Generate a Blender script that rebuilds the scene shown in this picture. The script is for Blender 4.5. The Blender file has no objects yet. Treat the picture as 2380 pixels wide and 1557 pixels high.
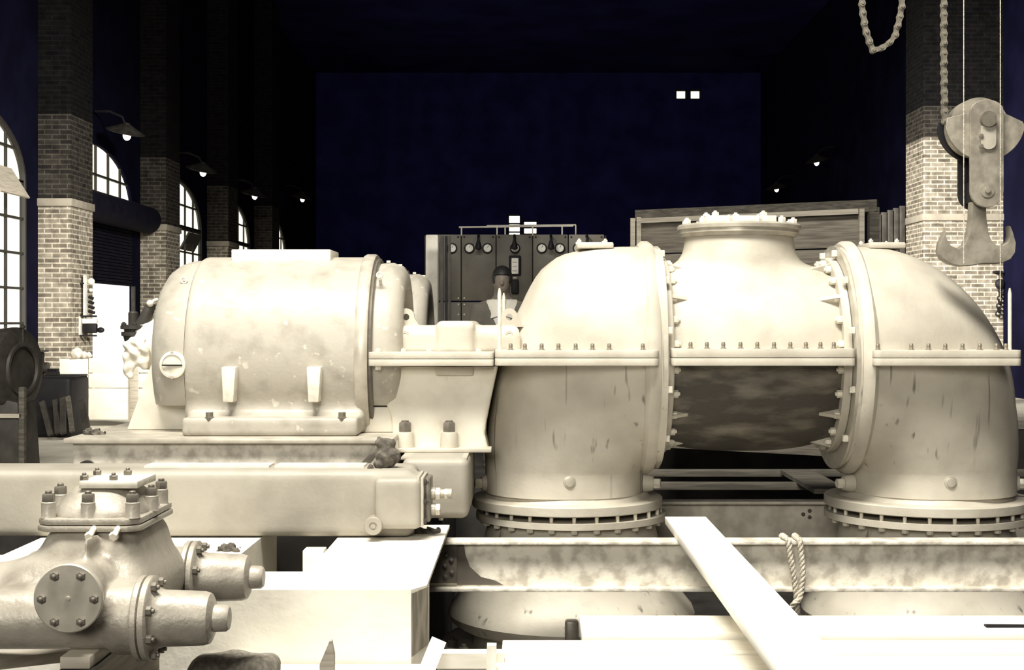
import bpy, bmesh, math, random
import numpy as np
from mathutils import Vector, Matrix
random.seed(7)
PI = math.pi
SC = bpy.context.scene
COL = SC.collection

# ------------------------------------------------------------------ camera, world, lights, exposure
F = 3250.0                      # focal length in pixels of the 2380 x 1557 frame
VX, VY, EYE = 1222.0, 748.0, 1.3
cd = bpy.data.cameras.new('camera'); cam = bpy.data.objects.new('camera', cd); COL.objects.link(cam)
cd.sensor_fit = 'HORIZONTAL'; cd.sensor_width = 36.0; cd.lens = F / 2380.0 * 36.0
cd.shift_x = (1190.0 - VX) / 2380.0; cd.shift_y = (VY - 778.5) / 2380.0
cd.clip_start = 0.05; cd.clip_end = 200
cam.location = (0, 0, EYE); cam.rotation_euler = (PI / 2, 0, 0)
SC.camera = cam
SC.view_settings.view_transform = 'Standard'; SC.view_settings.look = 'None'
SC.view_settings.gamma = 1.0; SC.view_settings.exposure = 0.0; SC.view_settings.use_curve_mapping = False

wd = bpy.data.worlds.new('overcast_sky'); SC.world = wd; wd.use_nodes = True
bg = wd.node_tree.nodes['Background']; bg.inputs[0].default_value = (1.0, 0.97, 0.84, 1); bg.inputs[1].default_value = 1.6

def area(name, loc, target, sx, sy, power, col, spread=180):
    l = bpy.data.lights.new(name, 'AREA'); l.shape = 'RECTANGLE'; l.size = sx; l.size_y = sy; l.energy = power; l.color = col; l.spread = math.radians(spread)
    o = bpy.data.objects.new(name, l); COL.objects.link(o); o.location = loc
    o.rotation_euler = (Vector(target) - Vector(loc)).to_track_quat('-Z', 'Y').to_euler()
    return o
WARM = (1.0, 0.96, 0.86)
area('skylight', (-1.0, 3.2, 7.6), (0.0, 6.4, 0.3), 5.0, 1.8, 1480, WARM)
area('gable_window_light', (-2.0, -6.5, 4.4), (0.2, 7.0, 0.6), 4.0, 3.0, 720, WARM)
area('side_window_light', (-6.9, 4.5, 3.0), (0.0, 6.2, 0.6), 3.2, 3.0, 60, WARM)
area('added_left_pier_light', (3.0, 10.5, 6.5), (-7.3, 21.6, 1.0), 2.0, 2.0, 270, WARM, 46)  # added lamp in mid-hall brightening the left pier; no window stands there
area('added_right_pier_light', (-3.0, 12.0, 7.5), (7.6, 24.6, 2.2), 2.0, 2.0, 430, WARM, 40)  # added lamp below the roof, aimed only at the right pier

# ------------------------------------------------------------------ materials
def tone(c, k=0.33):
    l = 0.3 * c[0] + 0.55 * c[1] + 0.15 * c[2]; return tuple(v + (l - v) * k for v in c)
def mat(name, col, rough=0.55, metal=0.0, col2=None, scale=6.0, detail=4.0, mix=(0.40, 0.65), bump=0.0, bscale=40.0, stretch=(1, 1, 1), spec=0.4, stain=None, stain_scale=(30, 30, 1.2), stain_rng=(0.60, 0.72)):
    if max(col) == col[0]: col = tone(col); col2 = tone(col2) if col2 else None; stain = tone(stain) if stain else None
    m = bpy.data.materials.new(name); m.use_nodes = True
    nt = m.node_tree; N = nt.nodes; L = nt.links
    b = N['Principled BSDF']
    b.inputs['Roughness'].default_value = rough; b.inputs['Metallic'].default_value = metal
    b.inputs['Specular IOR Level'].default_value = spec
    tc = N.new('ShaderNodeTexCoord'); mp = N.new('ShaderNodeMapping'); mp.inputs['Scale'].default_value = stretch
    L.new(tc.outputs['Object'], mp.inputs['Vector'])
    no = N.new('ShaderNodeTexNoise'); no.inputs['Scale'].default_value = scale; no.inputs['Detail'].default_value = detail
    L.new(mp.outputs['Vector'], no.inputs['Vector'])
    rp = N.new('ShaderNodeMapRange'); rp.inputs['From Min'].default_value = mix[0]; rp.inputs['From Max'].default_value = mix[1]
    L.new(no.outputs['Fac'], rp.inputs['Value'])
    mx = N.new('ShaderNodeMix'); mx.data_type = 'RGBA'
    c2 = col2 or tuple(c * 0.8 for c in col)
    mx.inputs['A'].default_value = (*col, 1); mx.inputs['B'].default_value = (*c2, 1)
    L.new(rp.outputs['Result'], mx.inputs['Factor'])
    out = mx.outputs['Result']
    if stain:
        mp2 = N.new('ShaderNodeMapping'); mp2.inputs['Scale'].default_value = stain_scale
        L.new(tc.outputs['Object'], mp2.inputs['Vector'])
        n3 = N.new('ShaderNodeTexNoise'); n3.inputs['Scale'].default_value = 1.0; n3.inputs['Detail'].default_value = 2.0
        L.new(mp2.outputs['Vector'], n3.inputs['Vector'])
        r3 = N.new('ShaderNodeMapRange'); r3.inputs['From Min'].default_value = stain_rng[0]; r3.inputs['From Max'].default_value = stain_rng[1]
        r3.inputs['To Max'].default_value = 0.75
        L.new(n3.outputs['Fac'], r3.inputs['Value'])
        m3 = N.new('ShaderNodeMix'); m3.data_type = 'RGBA'; m3.inputs['B'].default_value = (*stain, 1)
        L.new(r3.outputs['Result'], m3.inputs['Factor']); L.new(out, m3.inputs['A']); out = m3.outputs['Result']
    L.new(out, b.inputs['Base Color'])
    if bump:
        n2 = N.new('ShaderNodeTexNoise'); n2.inputs['Scale'].default_value = bscale; n2.inputs['Detail'].default_value = 5
        L.new(mp.outputs['Vector'], n2.inputs['Vector'])
        bp = N.new('ShaderNodeBump'); bp.inputs['Strength'].default_value = bump; bp.inputs['Distance'].default_value = 0.01
        L.new(n2.outputs['Fac'], bp.inputs['Height']); L.new(bp.outputs['Normal'], b.inputs['Normal'])
    return m

M = {}
M['paint'] = mat('undercoat_paint', (0.57, 0.51, 0.39), 0.5, col2=(0.47, 0.415, 0.31), scale=5, bump=0.12, bscale=60)
M['streak'] = mat('streaked_undercoat', (0.58, 0.52, 0.40), 0.5, col2=(0.48, 0.425, 0.32), scale=5, bump=0.1, bscale=60, stain=(0.10, 0.08, 0.055), stain_scale=(24, 24, 0.30), stain_rng=(0.64, 0.74))
M['coolpaint'] = mat('grey_cooler_paint', (0.37, 0.33, 0.25), 0.5, col2=(0.27, 0.235, 0.175), scale=4, detail=7, bump=0.1, bscale=60, mix=(0.45, 0.75))
M['frame'] = mat('smeared_motor_paint', (0.42, 0.375, 0.29), 0.45, col2=(0.30, 0.265, 0.20), scale=9, detail=8, mix=(0.48, 0.75), bump=0.12, bscale=60, stain=(0.62, 0.56, 0.44), stain_scale=(22, 22, 22), stain_rng=(0.66, 0.72))
M['motor'] = mat('pale_motor_paint', (0.80, 0.74, 0.59), 0.42, col2=(0.70, 0.63, 0.48), scale=7, bump=0.08, bscale=70, stain=(0.35, 0.29, 0.2), stain_scale=(9, 9, 9), stain_rng=(0.66, 0.80))
M['cast'] = mat('dark_rough_casting', (0.07, 0.058, 0.042), 0.6, col2=(0.26, 0.22, 0.155), scale=4.0, detail=10, mix=(0.45, 0.72), bump=0.6, bscale=60, stretch=(1, 1, 3.2))
M['machined'] = mat('machined_steel', (0.52, 0.465, 0.355), 0.36, 0.2, col2=(0.40, 0.35, 0.26), scale=12)
M['bolt'] = mat('bright_bolt_steel', (0.80, 0.73, 0.57), 0.4, 0.1, scale=30)
M['stud'] = mat('dark_stud_steel', (0.30, 0.25, 0.17), 0.4, 0.4, scale=30)
M['nut'] = mat('oily_nut_steel', (0.20, 0.17, 0.125), 0.38, 0.3, scale=30)
M['bronze'] = mat('valve_casting', (0.40, 0.35, 0.265), 0.42, 0.1, col2=(0.24, 0.205, 0.15), scale=9, bump=0.2, bscale=70, mix=(0.45, 0.7))
M['joist'] = mat('flaking_joist_paint', (0.80, 0.73, 0.58), 0.6, col2=(0.50, 0.44, 0.335), scale=14, detail=10, mix=(0.44, 0.62), bump=0.3, bscale=60)
M['joistdark'] = mat('red_lead_primer', (0.10, 0.08, 0.06), 0.6, col2=(0.15, 0.12, 0.09))
M['fargirder'] = mat('mottled_grey_girder', (0.50, 0.44, 0.33), 0.65, col2=(0.70, 0.62, 0.47), scale=10, detail=8, bump=0.2)
M['concrete'] = mat('pale_concrete', (0.86, 0.81, 0.68), 0.85, col2=(0.80, 0.74, 0.60), scale=4, detail=8, bump=0.25, bscale=25, stain=(0.34, 0.28, 0.2), stain_scale=(5, 5, 5), stain_rng=(0.72, 0.76))
M['endgrain'] = mat('grey_timber_facing', (0.17, 0.145, 0.105), 0.8, col2=(0.30, 0.26, 0.19), scale=12, stretch=(6, 6, 0.6))
M['plank'] = mat('pale_sawn_plank', (0.86, 0.80, 0.65), 0.7, col2=(0.74, 0.66, 0.50), scale=5, stretch=(1, 8, 8), mix=(0.5, 0.8))
M['planky'] = mat('fresh_sawn_plank', (0.92, 0.87, 0.74), 0.7, col2=(0.86, 0.80, 0.65), scale=5, stretch=(8, 1, 8))
M['board'] = mat('pale_hoarding_boards', (0.52, 0.45, 0.33), 0.8, col2=(0.38, 0.32, 0.23), scale=6, stretch=(0.6, 0.6, 9))
M['hoard'] = mat('weathered_hoarding_boards', (0.27, 0.23, 0.165), 0.8, col2=(0.16, 0.13, 0.095), scale=6, stretch=(0.6, 0.6, 9))
M['oldtimber'] = mat('dark_old_timber', (0.075, 0.064, 0.046), 0.8, col2=(0.15, 0.127, 0.09), scale=5, stretch=(0.8, 4, 9))
M['black'] = mat('blackened_iron', (0.008, 0.0075, 0.010), 0.6, col2=(0.016, 0.014, 0.014), spec=0.25)
M['dark'] = mat('dark_machine_paint', (0.034, 0.029, 0.023), 0.5, col2=(0.06, 0.051, 0.039), scale=8, spec=0.3)
M['hook'] = mat('worn_hook_steel', (0.34, 0.295, 0.215), 0.45, 0.2, col2=(0.21, 0.18, 0.13), scale=14, detail=6, bump=0.15)
M['chain'] = mat('greased_chain_steel', (0.17, 0.145, 0.105), 0.4, 0.3, col2=(0.26, 0.22, 0.16), scale=40)
M['rag'] = mat('oily_rag_cloth', (0.075, 0.062, 0.045), 0.9, col2=(0.16, 0.135, 0.1), scale=25, bump=0.6, bscale=50)
M['cloth'] = mat('pale_cloth', (0.72, 0.66, 0.53), 0.9, col2=(0.55, 0.49, 0.38), scale=20, bump=0.4, bscale=40)
M['rope'] = mat('manila_rope', (0.66, 0.58, 0.43), 0.9, col2=(0.45, 0.38, 0.27), scale=60, bump=0.6, bscale=120)
M['slate'] = mat('switchboard_slate', (0.145, 0.122, 0.085), 0.5, col2=(0.105, 0.088, 0.06), scale=3)
M['dial'] = mat('white_dial_face', (0.92, 0.88, 0.78), 0.6)
M['darkwall'] = mat('mottled_dark_wall', (0.0035, 0.0035, 0.012), 0.95, col2=(0.006, 0.006, 0.020), scale=1.6, detail=8, spec=0.05)  # near-black blue, mottled at random over the whole wall
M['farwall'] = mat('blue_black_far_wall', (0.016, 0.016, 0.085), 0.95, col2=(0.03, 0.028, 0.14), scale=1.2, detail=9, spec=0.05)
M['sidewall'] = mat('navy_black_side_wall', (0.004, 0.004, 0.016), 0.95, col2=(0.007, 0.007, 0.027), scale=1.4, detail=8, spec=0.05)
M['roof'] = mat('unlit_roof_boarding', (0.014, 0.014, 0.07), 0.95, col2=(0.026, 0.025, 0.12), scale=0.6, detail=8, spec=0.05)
M['shutter'] = mat('dark_roller_shutter', (0.006, 0.006, 0.014), 0.7, col2=(0.011, 0.010, 0.018), spec=0.1)
M['floor'] = mat('hall_floor_concrete', (0.72, 0.66, 0.53), 0.85, col2=(0.55, 0.49, 0.38), scale=2.0, detail=8)
M['pit'] = mat('pit_concrete', (0.06, 0.052, 0.042), 0.9, col2=(0.03, 0.026, 0.022), scale=3)
M['stone'] = mat('impost_stone', (0.40, 0.34, 0.245), 0.8, scale=6)
M['winframe'] = mat('window_bar_paint', (0.035, 0.030, 0.024), 0.6)
M['whitepost'] = mat('white_enamel_post', (0.85, 0.80, 0.68), 0.5, col2=(0.6, 0.54, 0.43), scale=3)
M['suit'] = mat('dark_grey_suit_cloth', (0.12, 0.105, 0.08), 0.9)
M['skin'] = mat('weathered_skin', (0.17, 0.13, 0.095), 0.6)
M['hair'] = mat('black_hair', (0.012, 0.010, 0.010), 0.6)
M['shirt'] = mat('white_shirt_cloth', (0.62, 0.57, 0.46), 0.9)
M['porcelain'] = mat('white_porcelain', (0.85, 0.8, 0.68), 0.3)

def brick_mat(name, c1, c2, mortar):
    c1, c2, mortar = tone(c1), tone(c2), tone(mortar)
    m = bpy.data.materials.new(name); m.use_nodes = True
    nt = m.node_tree; N = nt.nodes; L = nt.links; b = N['Principled BSDF']; b.inputs['Roughness'].default_value = 0.9
    b.inputs['Specular IOR Level'].default_value = 0.1
    tc = N.new('ShaderNodeTexCoord'); sp = N.new('ShaderNodeSeparateXYZ'); L.new(tc.outputs['Object'], sp.inputs[0])
    ad = N.new('ShaderNodeMath'); ad.operation = 'ADD'; L.new(sp.outputs['X'], ad.inputs[0]); L.new(sp.outputs['Y'], ad.inputs[1])
    cb = N.new('ShaderNodeCombineXYZ'); L.new(ad.outputs[0], cb.inputs['X']); L.new(sp.outputs['Z'], cb.inputs['Y'])
    br = N.new('ShaderNodeTexBrick'); br.inputs['Scale'].default_value = 1.0
    br.inputs['Brick Width'].default_value = 0.235; br.inputs['Row Height'].default_value = 0.076
    br.inputs['Mortar Size'].default_value = 0.012; br.inputs['Mortar Smooth'].default_value = 0.3; br.inputs['Bias'].default_value = -0.1
    br.inputs['Color1'].default_value = (*c1, 1); br.inputs['Color2'].default_value = (*c2, 1); br.inputs['Mortar'].default_value = (*mortar, 1)
    L.new(cb.outputs[0], br.inputs['Vector'])
    no = N.new('ShaderNodeTexNoise'); no.inputs['Scale'].default_value = 9; no.inputs['Detail'].default_value = 5; L.new(tc.outputs['Object'], no.inputs['Vector'])
    mx = N.new('ShaderNodeMix'); mx.data_type = 'RGBA'; mx.blend_type = 'MULTIPLY'; mx.inputs['Factor'].default_value = 0.75
    cr = N.new('ShaderNodeMapRange'); cr.inputs['From Min'].default_value = 0.3; cr.inputs['From Max'].default_value = 0.7; cr.inputs['To Min'].default_value = 0.35; cr.inputs['To Max'].default_value = 1.25
    L.new(no.outputs['Fac'], cr.inputs['Value']); L.new(br.outputs['Color'], mx.inputs['A']); L.new(cr.outputs['Result'], mx.inputs['B'])
    L.new(mx.outputs['Result'], b.inputs['Base Color'])
    bp = N.new('ShaderNodeBump'); bp.inputs['Strength'].default_value = 0.4; bp.inputs['Distance'].default_value = 0.01
    L.new(br.outputs['Fac'], bp.inputs['Height']); bp.invert = True; L.new(bp.outputs['Normal'], b.inputs['Normal'])
    return m
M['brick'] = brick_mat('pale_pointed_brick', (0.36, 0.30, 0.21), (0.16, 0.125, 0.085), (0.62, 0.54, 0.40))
M['shadebrick'] = brick_mat('shade_painted_brick', (0.05, 0.042, 0.032), (0.022, 0.018, 0.018), (0.085, 0.072, 0.055))  # darker copy of the brick: fading light put into its colour

M['unlitbrick'] = brick_mat('unlit_painted_brick', (0.010, 0.009, 0.009), (0.005, 0.005, 0.007), (0.014, 0.012, 0.011))  # near-black copy of the brick, painted for the unlit pier tops
def glass_mat():
    m = bpy.data.materials.new('window_glass'); m.use_nodes = True
    nt = m.node_tree; N = nt.nodes; L = nt.links
    for n in list(N):
        if n.type == 'BSDF_PRINCIPLED': N.remove(n)
    t = N.new('ShaderNodeBsdfTransparent'); t.inputs[0].default_value = (0.97, 0.96, 0.92, 1)
    g = N.new('ShaderNodeBsdfGlossy'); g.inputs['Roughness'].default_value = 0.1
    mx = N.new('ShaderNodeMixShader'); mx.inputs[0].default_value = 0.04
    L.new(t.outputs[0], mx.inputs[1]); L.new(g.outputs[0], mx.inputs[2]); L.new(mx.outputs[0], N['Material Output'].inputs[0])
    return m
M['glass'] = glass_mat()
def emis(name, col, s):
    m = bpy.data.materials.new(name); m.use_nodes = True
    b = m.node_tree.nodes['Principled BSDF']; b.inputs['Base Color'].default_value = (*col, 1)
    b.inputs['Emission Color'].default_value = (*col, 1); b.inputs['Emission Strength'].default_value = s
    return m
M['bulb'] = emis('glowing_bulb', (1, 0.96, 0.82), 3.0)

# ------------------------------------------------------------------ geometry helpers
ORG = {}
def X(u, Y): return (u - VX) * Y / F
def Z(v, Y): return EYE - (v - VY) * Y / F
def P(u, v, Y): return Vector((X(u, Y), Y, Z(v, Y)))

def tag(o, label=None, cat=None, group=None, kind=None):
    if label: o['label'] = label
    if cat: o['category'] = cat
    if group: o['group'] = group
    if kind: o['kind'] = kind
    return o
def thing(name, loc, label, cat, group=None):
    o = bpy.data.objects.new(name, None); COL.objects.link(o); o.location = loc; ORG[o] = Vector(loc)
    o.empty_display_size = 0.1
    return tag(o, label, cat, group)

class G:
    def __init__(s): s.bm = bmesh.new()
    def raw(s, vs, fs):
        b = [s.bm.verts.new(v) for v in vs]
        for f in fs:
            try: s.bm.faces.new([b[i] for i in f])
            except ValueError: pass
        return s
    def merge(s, bm2):
        me = bpy.data.meshes.new('t'); bm2.to_mesh(me); bm2.free(); s.bm.from_mesh(me); bpy.data.meshes.remove(me); return s
    def box(s, x0, x1, y0, y1, z0, z1, bev=0.0, seg=2, mtx=None):
        b = bmesh.new(); bmesh.ops.create_cube(b, size=1.0)
        for v in b.verts:
            v.co = Vector(((x0 + x1) / 2 + v.co.x * (x1 - x0), (y0 + y1) / 2 + v.co.y * (y1 - y0), (z0 + z1) / 2 + v.co.z * (z1 - z0)))
        if bev: bmesh.ops.bevel(b, geom=list(b.edges), offset=bev, segments=seg, profile=0.5, affect='EDGES')
        if mtx: b.transform(mtx)
        return s.merge(b)
    def beam(s, p0, p1, w, h, up=(0, 0, 1), bev=0.0):
        p0, p1 = Vector(p0), Vector(p1); d = (p1 - p0); ln = d.length; d.normalize()
        r = d.cross(Vector(up)).normalized(); u = r.cross(d)
        m = Matrix((r, d, u)).transposed().to_4x4(); m.translation = (p0 + p1) / 2
        return s.box(-w / 2, w / 2, -ln / 2, ln / 2, -h / 2, h / 2, bev, 2, m)
    def lathe(s, prof, o, ax, n=48, cap=True, a0=0.0, a1=2 * PI):
        o = Vector(o); ax = Vector(ax).normalized()
        t = Vector((0, 0, 1)) if abs(ax.z) < 0.9 else Vector((1, 0, 0))
        e1 = ax.cross(t).normalized(); e2 = ax.cross(e1)
        full = abs(a1 - a0 - 2 * PI) < 1e-6; k = n if full else n + 1
        rows = []
        for (h, r) in prof:
            if r < 1e-6: rows.append([s.bm.verts.new(o + ax * h)])
            else: rows.append([s.bm.verts.new(o + ax * h + (e1 * math.cos(a0 + (a1 - a0) * i / n) + e2 * math.sin(a0 + (a1 - a0) * i / n)) * r) for i in range(k)])
        for a, b in zip(rows, rows[1:]):
            for i in range(n):
                j = (i + 1) % k if full else i + 1
                if len(a) == 1 and len(b) == 1: continue
                if len(a) == 1: s.bm.faces.new((a[0], b[i], b[j]))
                elif len(b) == 1: s.bm.faces.new((a[i], b[0], a[j]))
                else: s.bm.faces.new((a[i], b[i], b[j], a[j]))
        if cap and full:
            for rw in (rows[0], rows[-1]):
                if len(rw) > 2: s.bm.faces.new(rw)
        return s
    def cyl(s, p0, p1, r0, r1=None, n=24):
        p0, p1 = Vector(p0), Vector(p1); r1 = r0 if r1 is None else r1
        return s.lathe([(0, r0), ((p1 - p0).length, r1)], p0, p1 - p0, n)
    def ring(s, prof, o, ax, n=64):           # closed profile: a solid ring
        return s.lathe(list(prof) + [prof[0]], o, ax, n, cap=False)
    def prism(s, pts, plane, d0, d1, bev=0.0):
        def w(a, b, d): return {'xz': (a, d, b), 'yz': (d, a, b), 'xy': (a, b, d)}[plane]
        b = bmesh.new()
        A = [b.verts.new(w(p, q, d0)) for p, q in pts]; B = [b.verts.new(w(p, q, d1)) for p, q in pts]
        n = len(pts); b.faces.new(A); b.faces.new(B[::-1])
        for i in range(n): b.faces.new((A[i], B[i], B[(i + 1) % n], A[(i + 1) % n]))
        bmesh.ops.recalc_face_normals(b, faces=b.faces)
        if bev: bmesh.ops.bevel(b, geom=list(b.edges), offset=bev, segments=2, profile=0.5, affect='EDGES')
        return s.merge(b)
    def tube(s, pts, r, n=10, closed=False):
        pts = [Vector(p) for p in pts]; m = len(pts); rows = []; prev = None
        rr = r if isinstance(r, (list, tuple)) else [r] * m
        for i, p in enumerate(pts):
            a = pts[(i - 1) % m] if (closed or i > 0) else p; b = pts[(i + 1) % m] if (closed or i < m - 1) else p
            d = (b - a).normalized()
            if prev is None:
                t = Vector((0, 0, 1)) if abs(d.z) < 0.9 else Vector((1, 0, 0)); e1 = d.cross(t).normalized()
            else: e1 = (prev - d * prev.dot(d)).normalized()
            prev = e1; e2 = d.cross(e1)
            rows.append([s.bm.verts.new(p + (e1 * math.cos(2 * PI * k / n) + e2 * math.sin(2 * PI * k / n)) * rr[i]) for k in range(n)])
        for i in range(m if closed else m - 1):
            a, b = rows[i], rows[(i + 1) % m]
            for k in range(n): s.bm.faces.new((a[k], a[(k + 1) % n], b[(k + 1) % n], b[k]))
        if not closed: s.bm.faces.new(rows[0][::-1]); s.bm.faces.new(rows[-1])
        return s
    def sph(s, c, r, sc=(1, 1, 1), n=20):
        b = bmesh.new(); bmesh.ops.create_uvsphere(b, u_segments=n, v_segments=max(8, n // 2), radius=r)
        for v in b.verts: v.co = Vector(c) + Vector((v.co.x * sc[0], v.co.y * sc[1], v.co.z * sc[2]))
        return s.merge(b)
    def hexn(s, p, d, r, h, stud=0.0, sr=None):
        p = Vector(p); d = Vector(d).normalized()
        s.lathe([(0, r * 0.97), (h * 0.08, r), (h * 0.85, r), (h, r * 0.85)], p, d, 6)
        if stud: s.lathe([(h * 0.5, sr or r * 0.5), (h + stud * 0.8, sr or r * 0.5), (h + stud, (sr or r * 0.5) * 0.75)], p, d, 12)
        return s
    def cut(s, co, no):                       # keep what lies on the side the normal points away from
        r = bmesh.ops.bisect_plane(s.bm, geom=list(s.bm.verts) + list(s.bm.edges) + list(s.bm.faces), plane_co=co, plane_no=no, clear_outer=True)
        ed = [e for e in r['geom_cut'] if isinstance(e, bmesh.types.BMEdge)]
        try: bmesh.ops.holes_fill(s.bm, edges=ed)
        except Exception: pass
        return s
    def sdf(s, f, lo, hi, h):
        vs, fs = nets(f, lo, hi, h)
        me = bpy.data.meshes.new('t'); me.from_pydata(vs.tolist(), [], fs.tolist()); s.bm.from_mesh(me); bpy.data.meshes.remove(me); return s
    def build(s, name, m, parent=None, base=None, ang=35, smooth=True, keep=False):
        bmesh.ops.recalc_face_normals(s.bm, faces=s.bm.faces)
        if parent is not None: L = ORG[parent]
        else:
            if base is None:
                c = np.array([v.co[:] for v in s.bm.verts]); base = ((c[:, 0].min() + c[:, 0].max()) / 2, (c[:, 1].min() + c[:, 1].max()) / 2, c[:, 2].min())
            L = Vector(base)
        me = bpy.data.meshes.new(name)
        if L.length: s.bm.transform(Matrix.Translation(-L))
        s.bm.to_mesh(me); s.bm.free(); me.materials.append(M[m] if isinstance(m, str) else m)
        if smooth:
            me.polygons.foreach_set('use_smooth', [True] * len(me.polygons)); me.set_sharp_from_angle(angle=math.radians(ang))
        o = bpy.data.objects.new(name, me); COL.objects.link(o); ORG[o] = L.copy()
        if parent is not None: o.parent = parent
        else: o.location = L
        return o
def struct(g, name, m, **k):
    o = g.build(name, m, None, (0, 0, 0), **k); o['kind'] = 'structure'; return o

PROTO = {}
def rep(key, make, name, m, parent, p, d=(0, 0, 1)):
    """another copy of a small part (bolt, nut, stud): shares its mesh, stands at p pointing along d"""
    if key not in PROTO:
        o = make(G()).build(name, m, None, (0, 0, 0)); PROTO[key] = o.data; COL.objects.unlink(o); bpy.data.objects.remove(o)
    o = bpy.data.objects.new(name, PROTO[key]); COL.objects.link(o); o.parent = parent
    o.location = Vector(p) - ORG[parent]; o.rotation_euler = Vector(d).to_track_quat('Z', 'Y').to_euler()
    ORG[o] = ORG[parent]
    return o
def kids(o): return [c for c in bpy.data.objects if c.parent == o]
def copy_tree(o, parent=None):
    c = o.copy(); COL.objects.link(c); c.parent = parent
    for ch in kids(o): copy_tree(ch, c)
    return c

# signed distance fields -> one smooth cast surface
def nets(f, lo, hi, h):
    lo = np.array(lo, float); hi = np.array(hi, float); n = np.maximum(2, np.ceil((hi - lo) / h).astype(int) + 1)
    ax = [lo[i] + h * np.arange(n[i]) for i in range(3)]
    x, y, z = np.meshgrid(*ax, indexing='ij'); Fv = f(x, y, z); S = Fv < 0
    c = lambda A, i, j, k: A[i:A.shape[0] - 1 + i, j:A.shape[1] - 1 + j, k:A.shape[2] - 1 + k]
    cnt = sum(c(S, i, j, k).astype(int) for i in (0, 1) for j in (0, 1) for k in (0, 1))
    act = (cnt > 0) & (cnt < 8); idx = np.argwhere(act)
    ids = -np.ones(act.shape, int); ids[act] = np.arange(len(idx))
    acc = np.zeros((len(idx), 3)); w = np.zeros(len(idx))
    cor = [(i, j, k) for i in (0, 1) for j in (0, 1) for k in (0, 1)]
    for a in cor:
        for b in cor:
            if sum(b) - sum(a) == 1 and all(q >= p for p, q in zip(a, b)):
                fa = Fv[idx[:, 0] + a[0], idx[:, 1] + a[1], idx[:, 2] + a[2]]; fb = Fv[idx[:, 0] + b[0], idx[:, 1] + b[1], idx[:, 2] + b[2]]
                m = (fa < 0) != (fb < 0); t = np.where(m, fa / np.where(m, fa - fb, 1), 0)
                p = np.array(a)[None] + t[:, None] * (np.array(b) - np.array(a))[None]
                acc += p * m[:, None]; w += m
    vs = lo + h * (idx + acc / w[:, None]); fs = []
    for d in range(3):
        e, g = [q for q in range(3) if q != d]
        sl0 = [slice(None)] * 3; sl1 = [slice(None)] * 3; sl0[d] = slice(0, -1); sl1[d] = slice(1, None)
        ch = S[tuple(sl0)] != S[tuple(sl1)]; q = np.argwhere(ch)
        q = q[(q[:, e] > 0) & (q[:, g] > 0) & (q[:, e] < n[e] - 1) & (q[:, g] < n[g] - 1)]
        o = []
        for (a, b) in ((0, 0), (1, 0), (1, 1), (0, 1)):
            r = q.copy(); r[:, e] -= a; r[:, g] -= b; o.append(ids[r[:, 0], r[:, 1], r[:, 2]])
        fs.append(np.stack(o, 1))
    fs = np.concatenate(fs); return vs, fs[(fs >= 0).all(1)]
def smin(a, b, k): 
    hh = np.clip(0.5 + 0.5 * (b - a) / k, 0, 1); return b * (1 - hh) + a * hh - k * hh * (1 - hh)
def s_box(x, y, z, c, hs, r=0.0):
    q = [np.abs(v - cc) - (hh - r) for v, cc, hh in zip((x, y, z), c, hs)]
    return np.sqrt(sum(np.maximum(v, 0) ** 2 for v in q)) + np.minimum(np.maximum(np.maximum(q[0], q[1]), q[2]), 0) - r
def s_cyl(x, y, z, c, axis, r, hl, rd=0.01):
    v = [x - c[0], y - c[1], z - c[2]]; a = v.pop('xyz'.index(axis)); d0 = np.sqrt(v[0] ** 2 + v[1] ** 2) - (r - rd); d1 = np.abs(a) - (hl - rd)
    return np.minimum(np.maximum(d0, d1), 0) + np.sqrt(np.maximum(d0, 0) ** 2 + np.maximum(d1, 0) ** 2) - rd
def s_cap(x, y, z, a, b, r0, r1=None):
    a = np.array(a, float); b = np.array(b, float); r1 = r0 if r1 is None else r1; d = b - a
    t = np.clip(((x - a[0]) * d[0] + (y - a[1]) * d[1] + (z - a[2]) * d[2]) / max(d @ d, 1e-9), 0, 1)
    return np.sqrt((x - a[0] - t * d[0]) ** 2 + (y - a[1] - t * d[1]) ** 2 + (z - a[2] - t * d[2]) ** 2) - (r0 + t * (r1 - r0))
def s_ell(x, y, z, c, r):
    k = np.sqrt(((x - c[0]) / r[0]) ** 2 + ((y - c[1]) / r[1]) ** 2 + ((z - c[2]) / r[2]) ** 2); return (k - 1) * min(r)

# ------------------------------------------------------------------ the hall
WL, WR, YB, YE, ZC = -7.5, 8.4, -9.0, 50.0, 10.2
PITCH, C0, AW, AH, ZS = 5.7, 24.5, 2.2, 1.02, 3.38        # window bays on the left: pitch, first centre, arch half width, rise, springing
FLOORY = 11.0
struct(G().prism([(WL - 1, FLOORY), (-0.6, FLOORY), (-0.6, 17.0), (WR + 1, 17.0), (WR + 1, YE + 1), (WL - 1, YE + 1)], 'xy', -0.3, 0.0), 'floor', 'floor')
struct(G().box(-0.6, 0.45, 12.0, 16.75, -1.0, 0.0), 'floor_walkway', 'pit')
struct(G().box(WL - 1, WR + 1, YB, 17.3, -1.3, -1.0), 'floor_pit', 'pit')
struct(G().box(WL - 1, -0.6, FLOORY, FLOORY + 0.25, -1.0, -0.3).box(-0.85, -0.6, FLOORY, 17.0, -1.0, -0.3).box(-0.85, WR + 1, 16.75, 16.99, -1.0, 0.0), 'wall_pit', 'pit')
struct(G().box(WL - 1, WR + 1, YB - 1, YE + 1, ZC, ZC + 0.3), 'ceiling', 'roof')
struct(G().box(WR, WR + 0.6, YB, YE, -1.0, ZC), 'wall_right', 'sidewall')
struct(G().box(WL - 1, WR + 1, YB - 0.4, YB, -1.0, ZC), 'wall_behind', 'darkwall')

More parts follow.
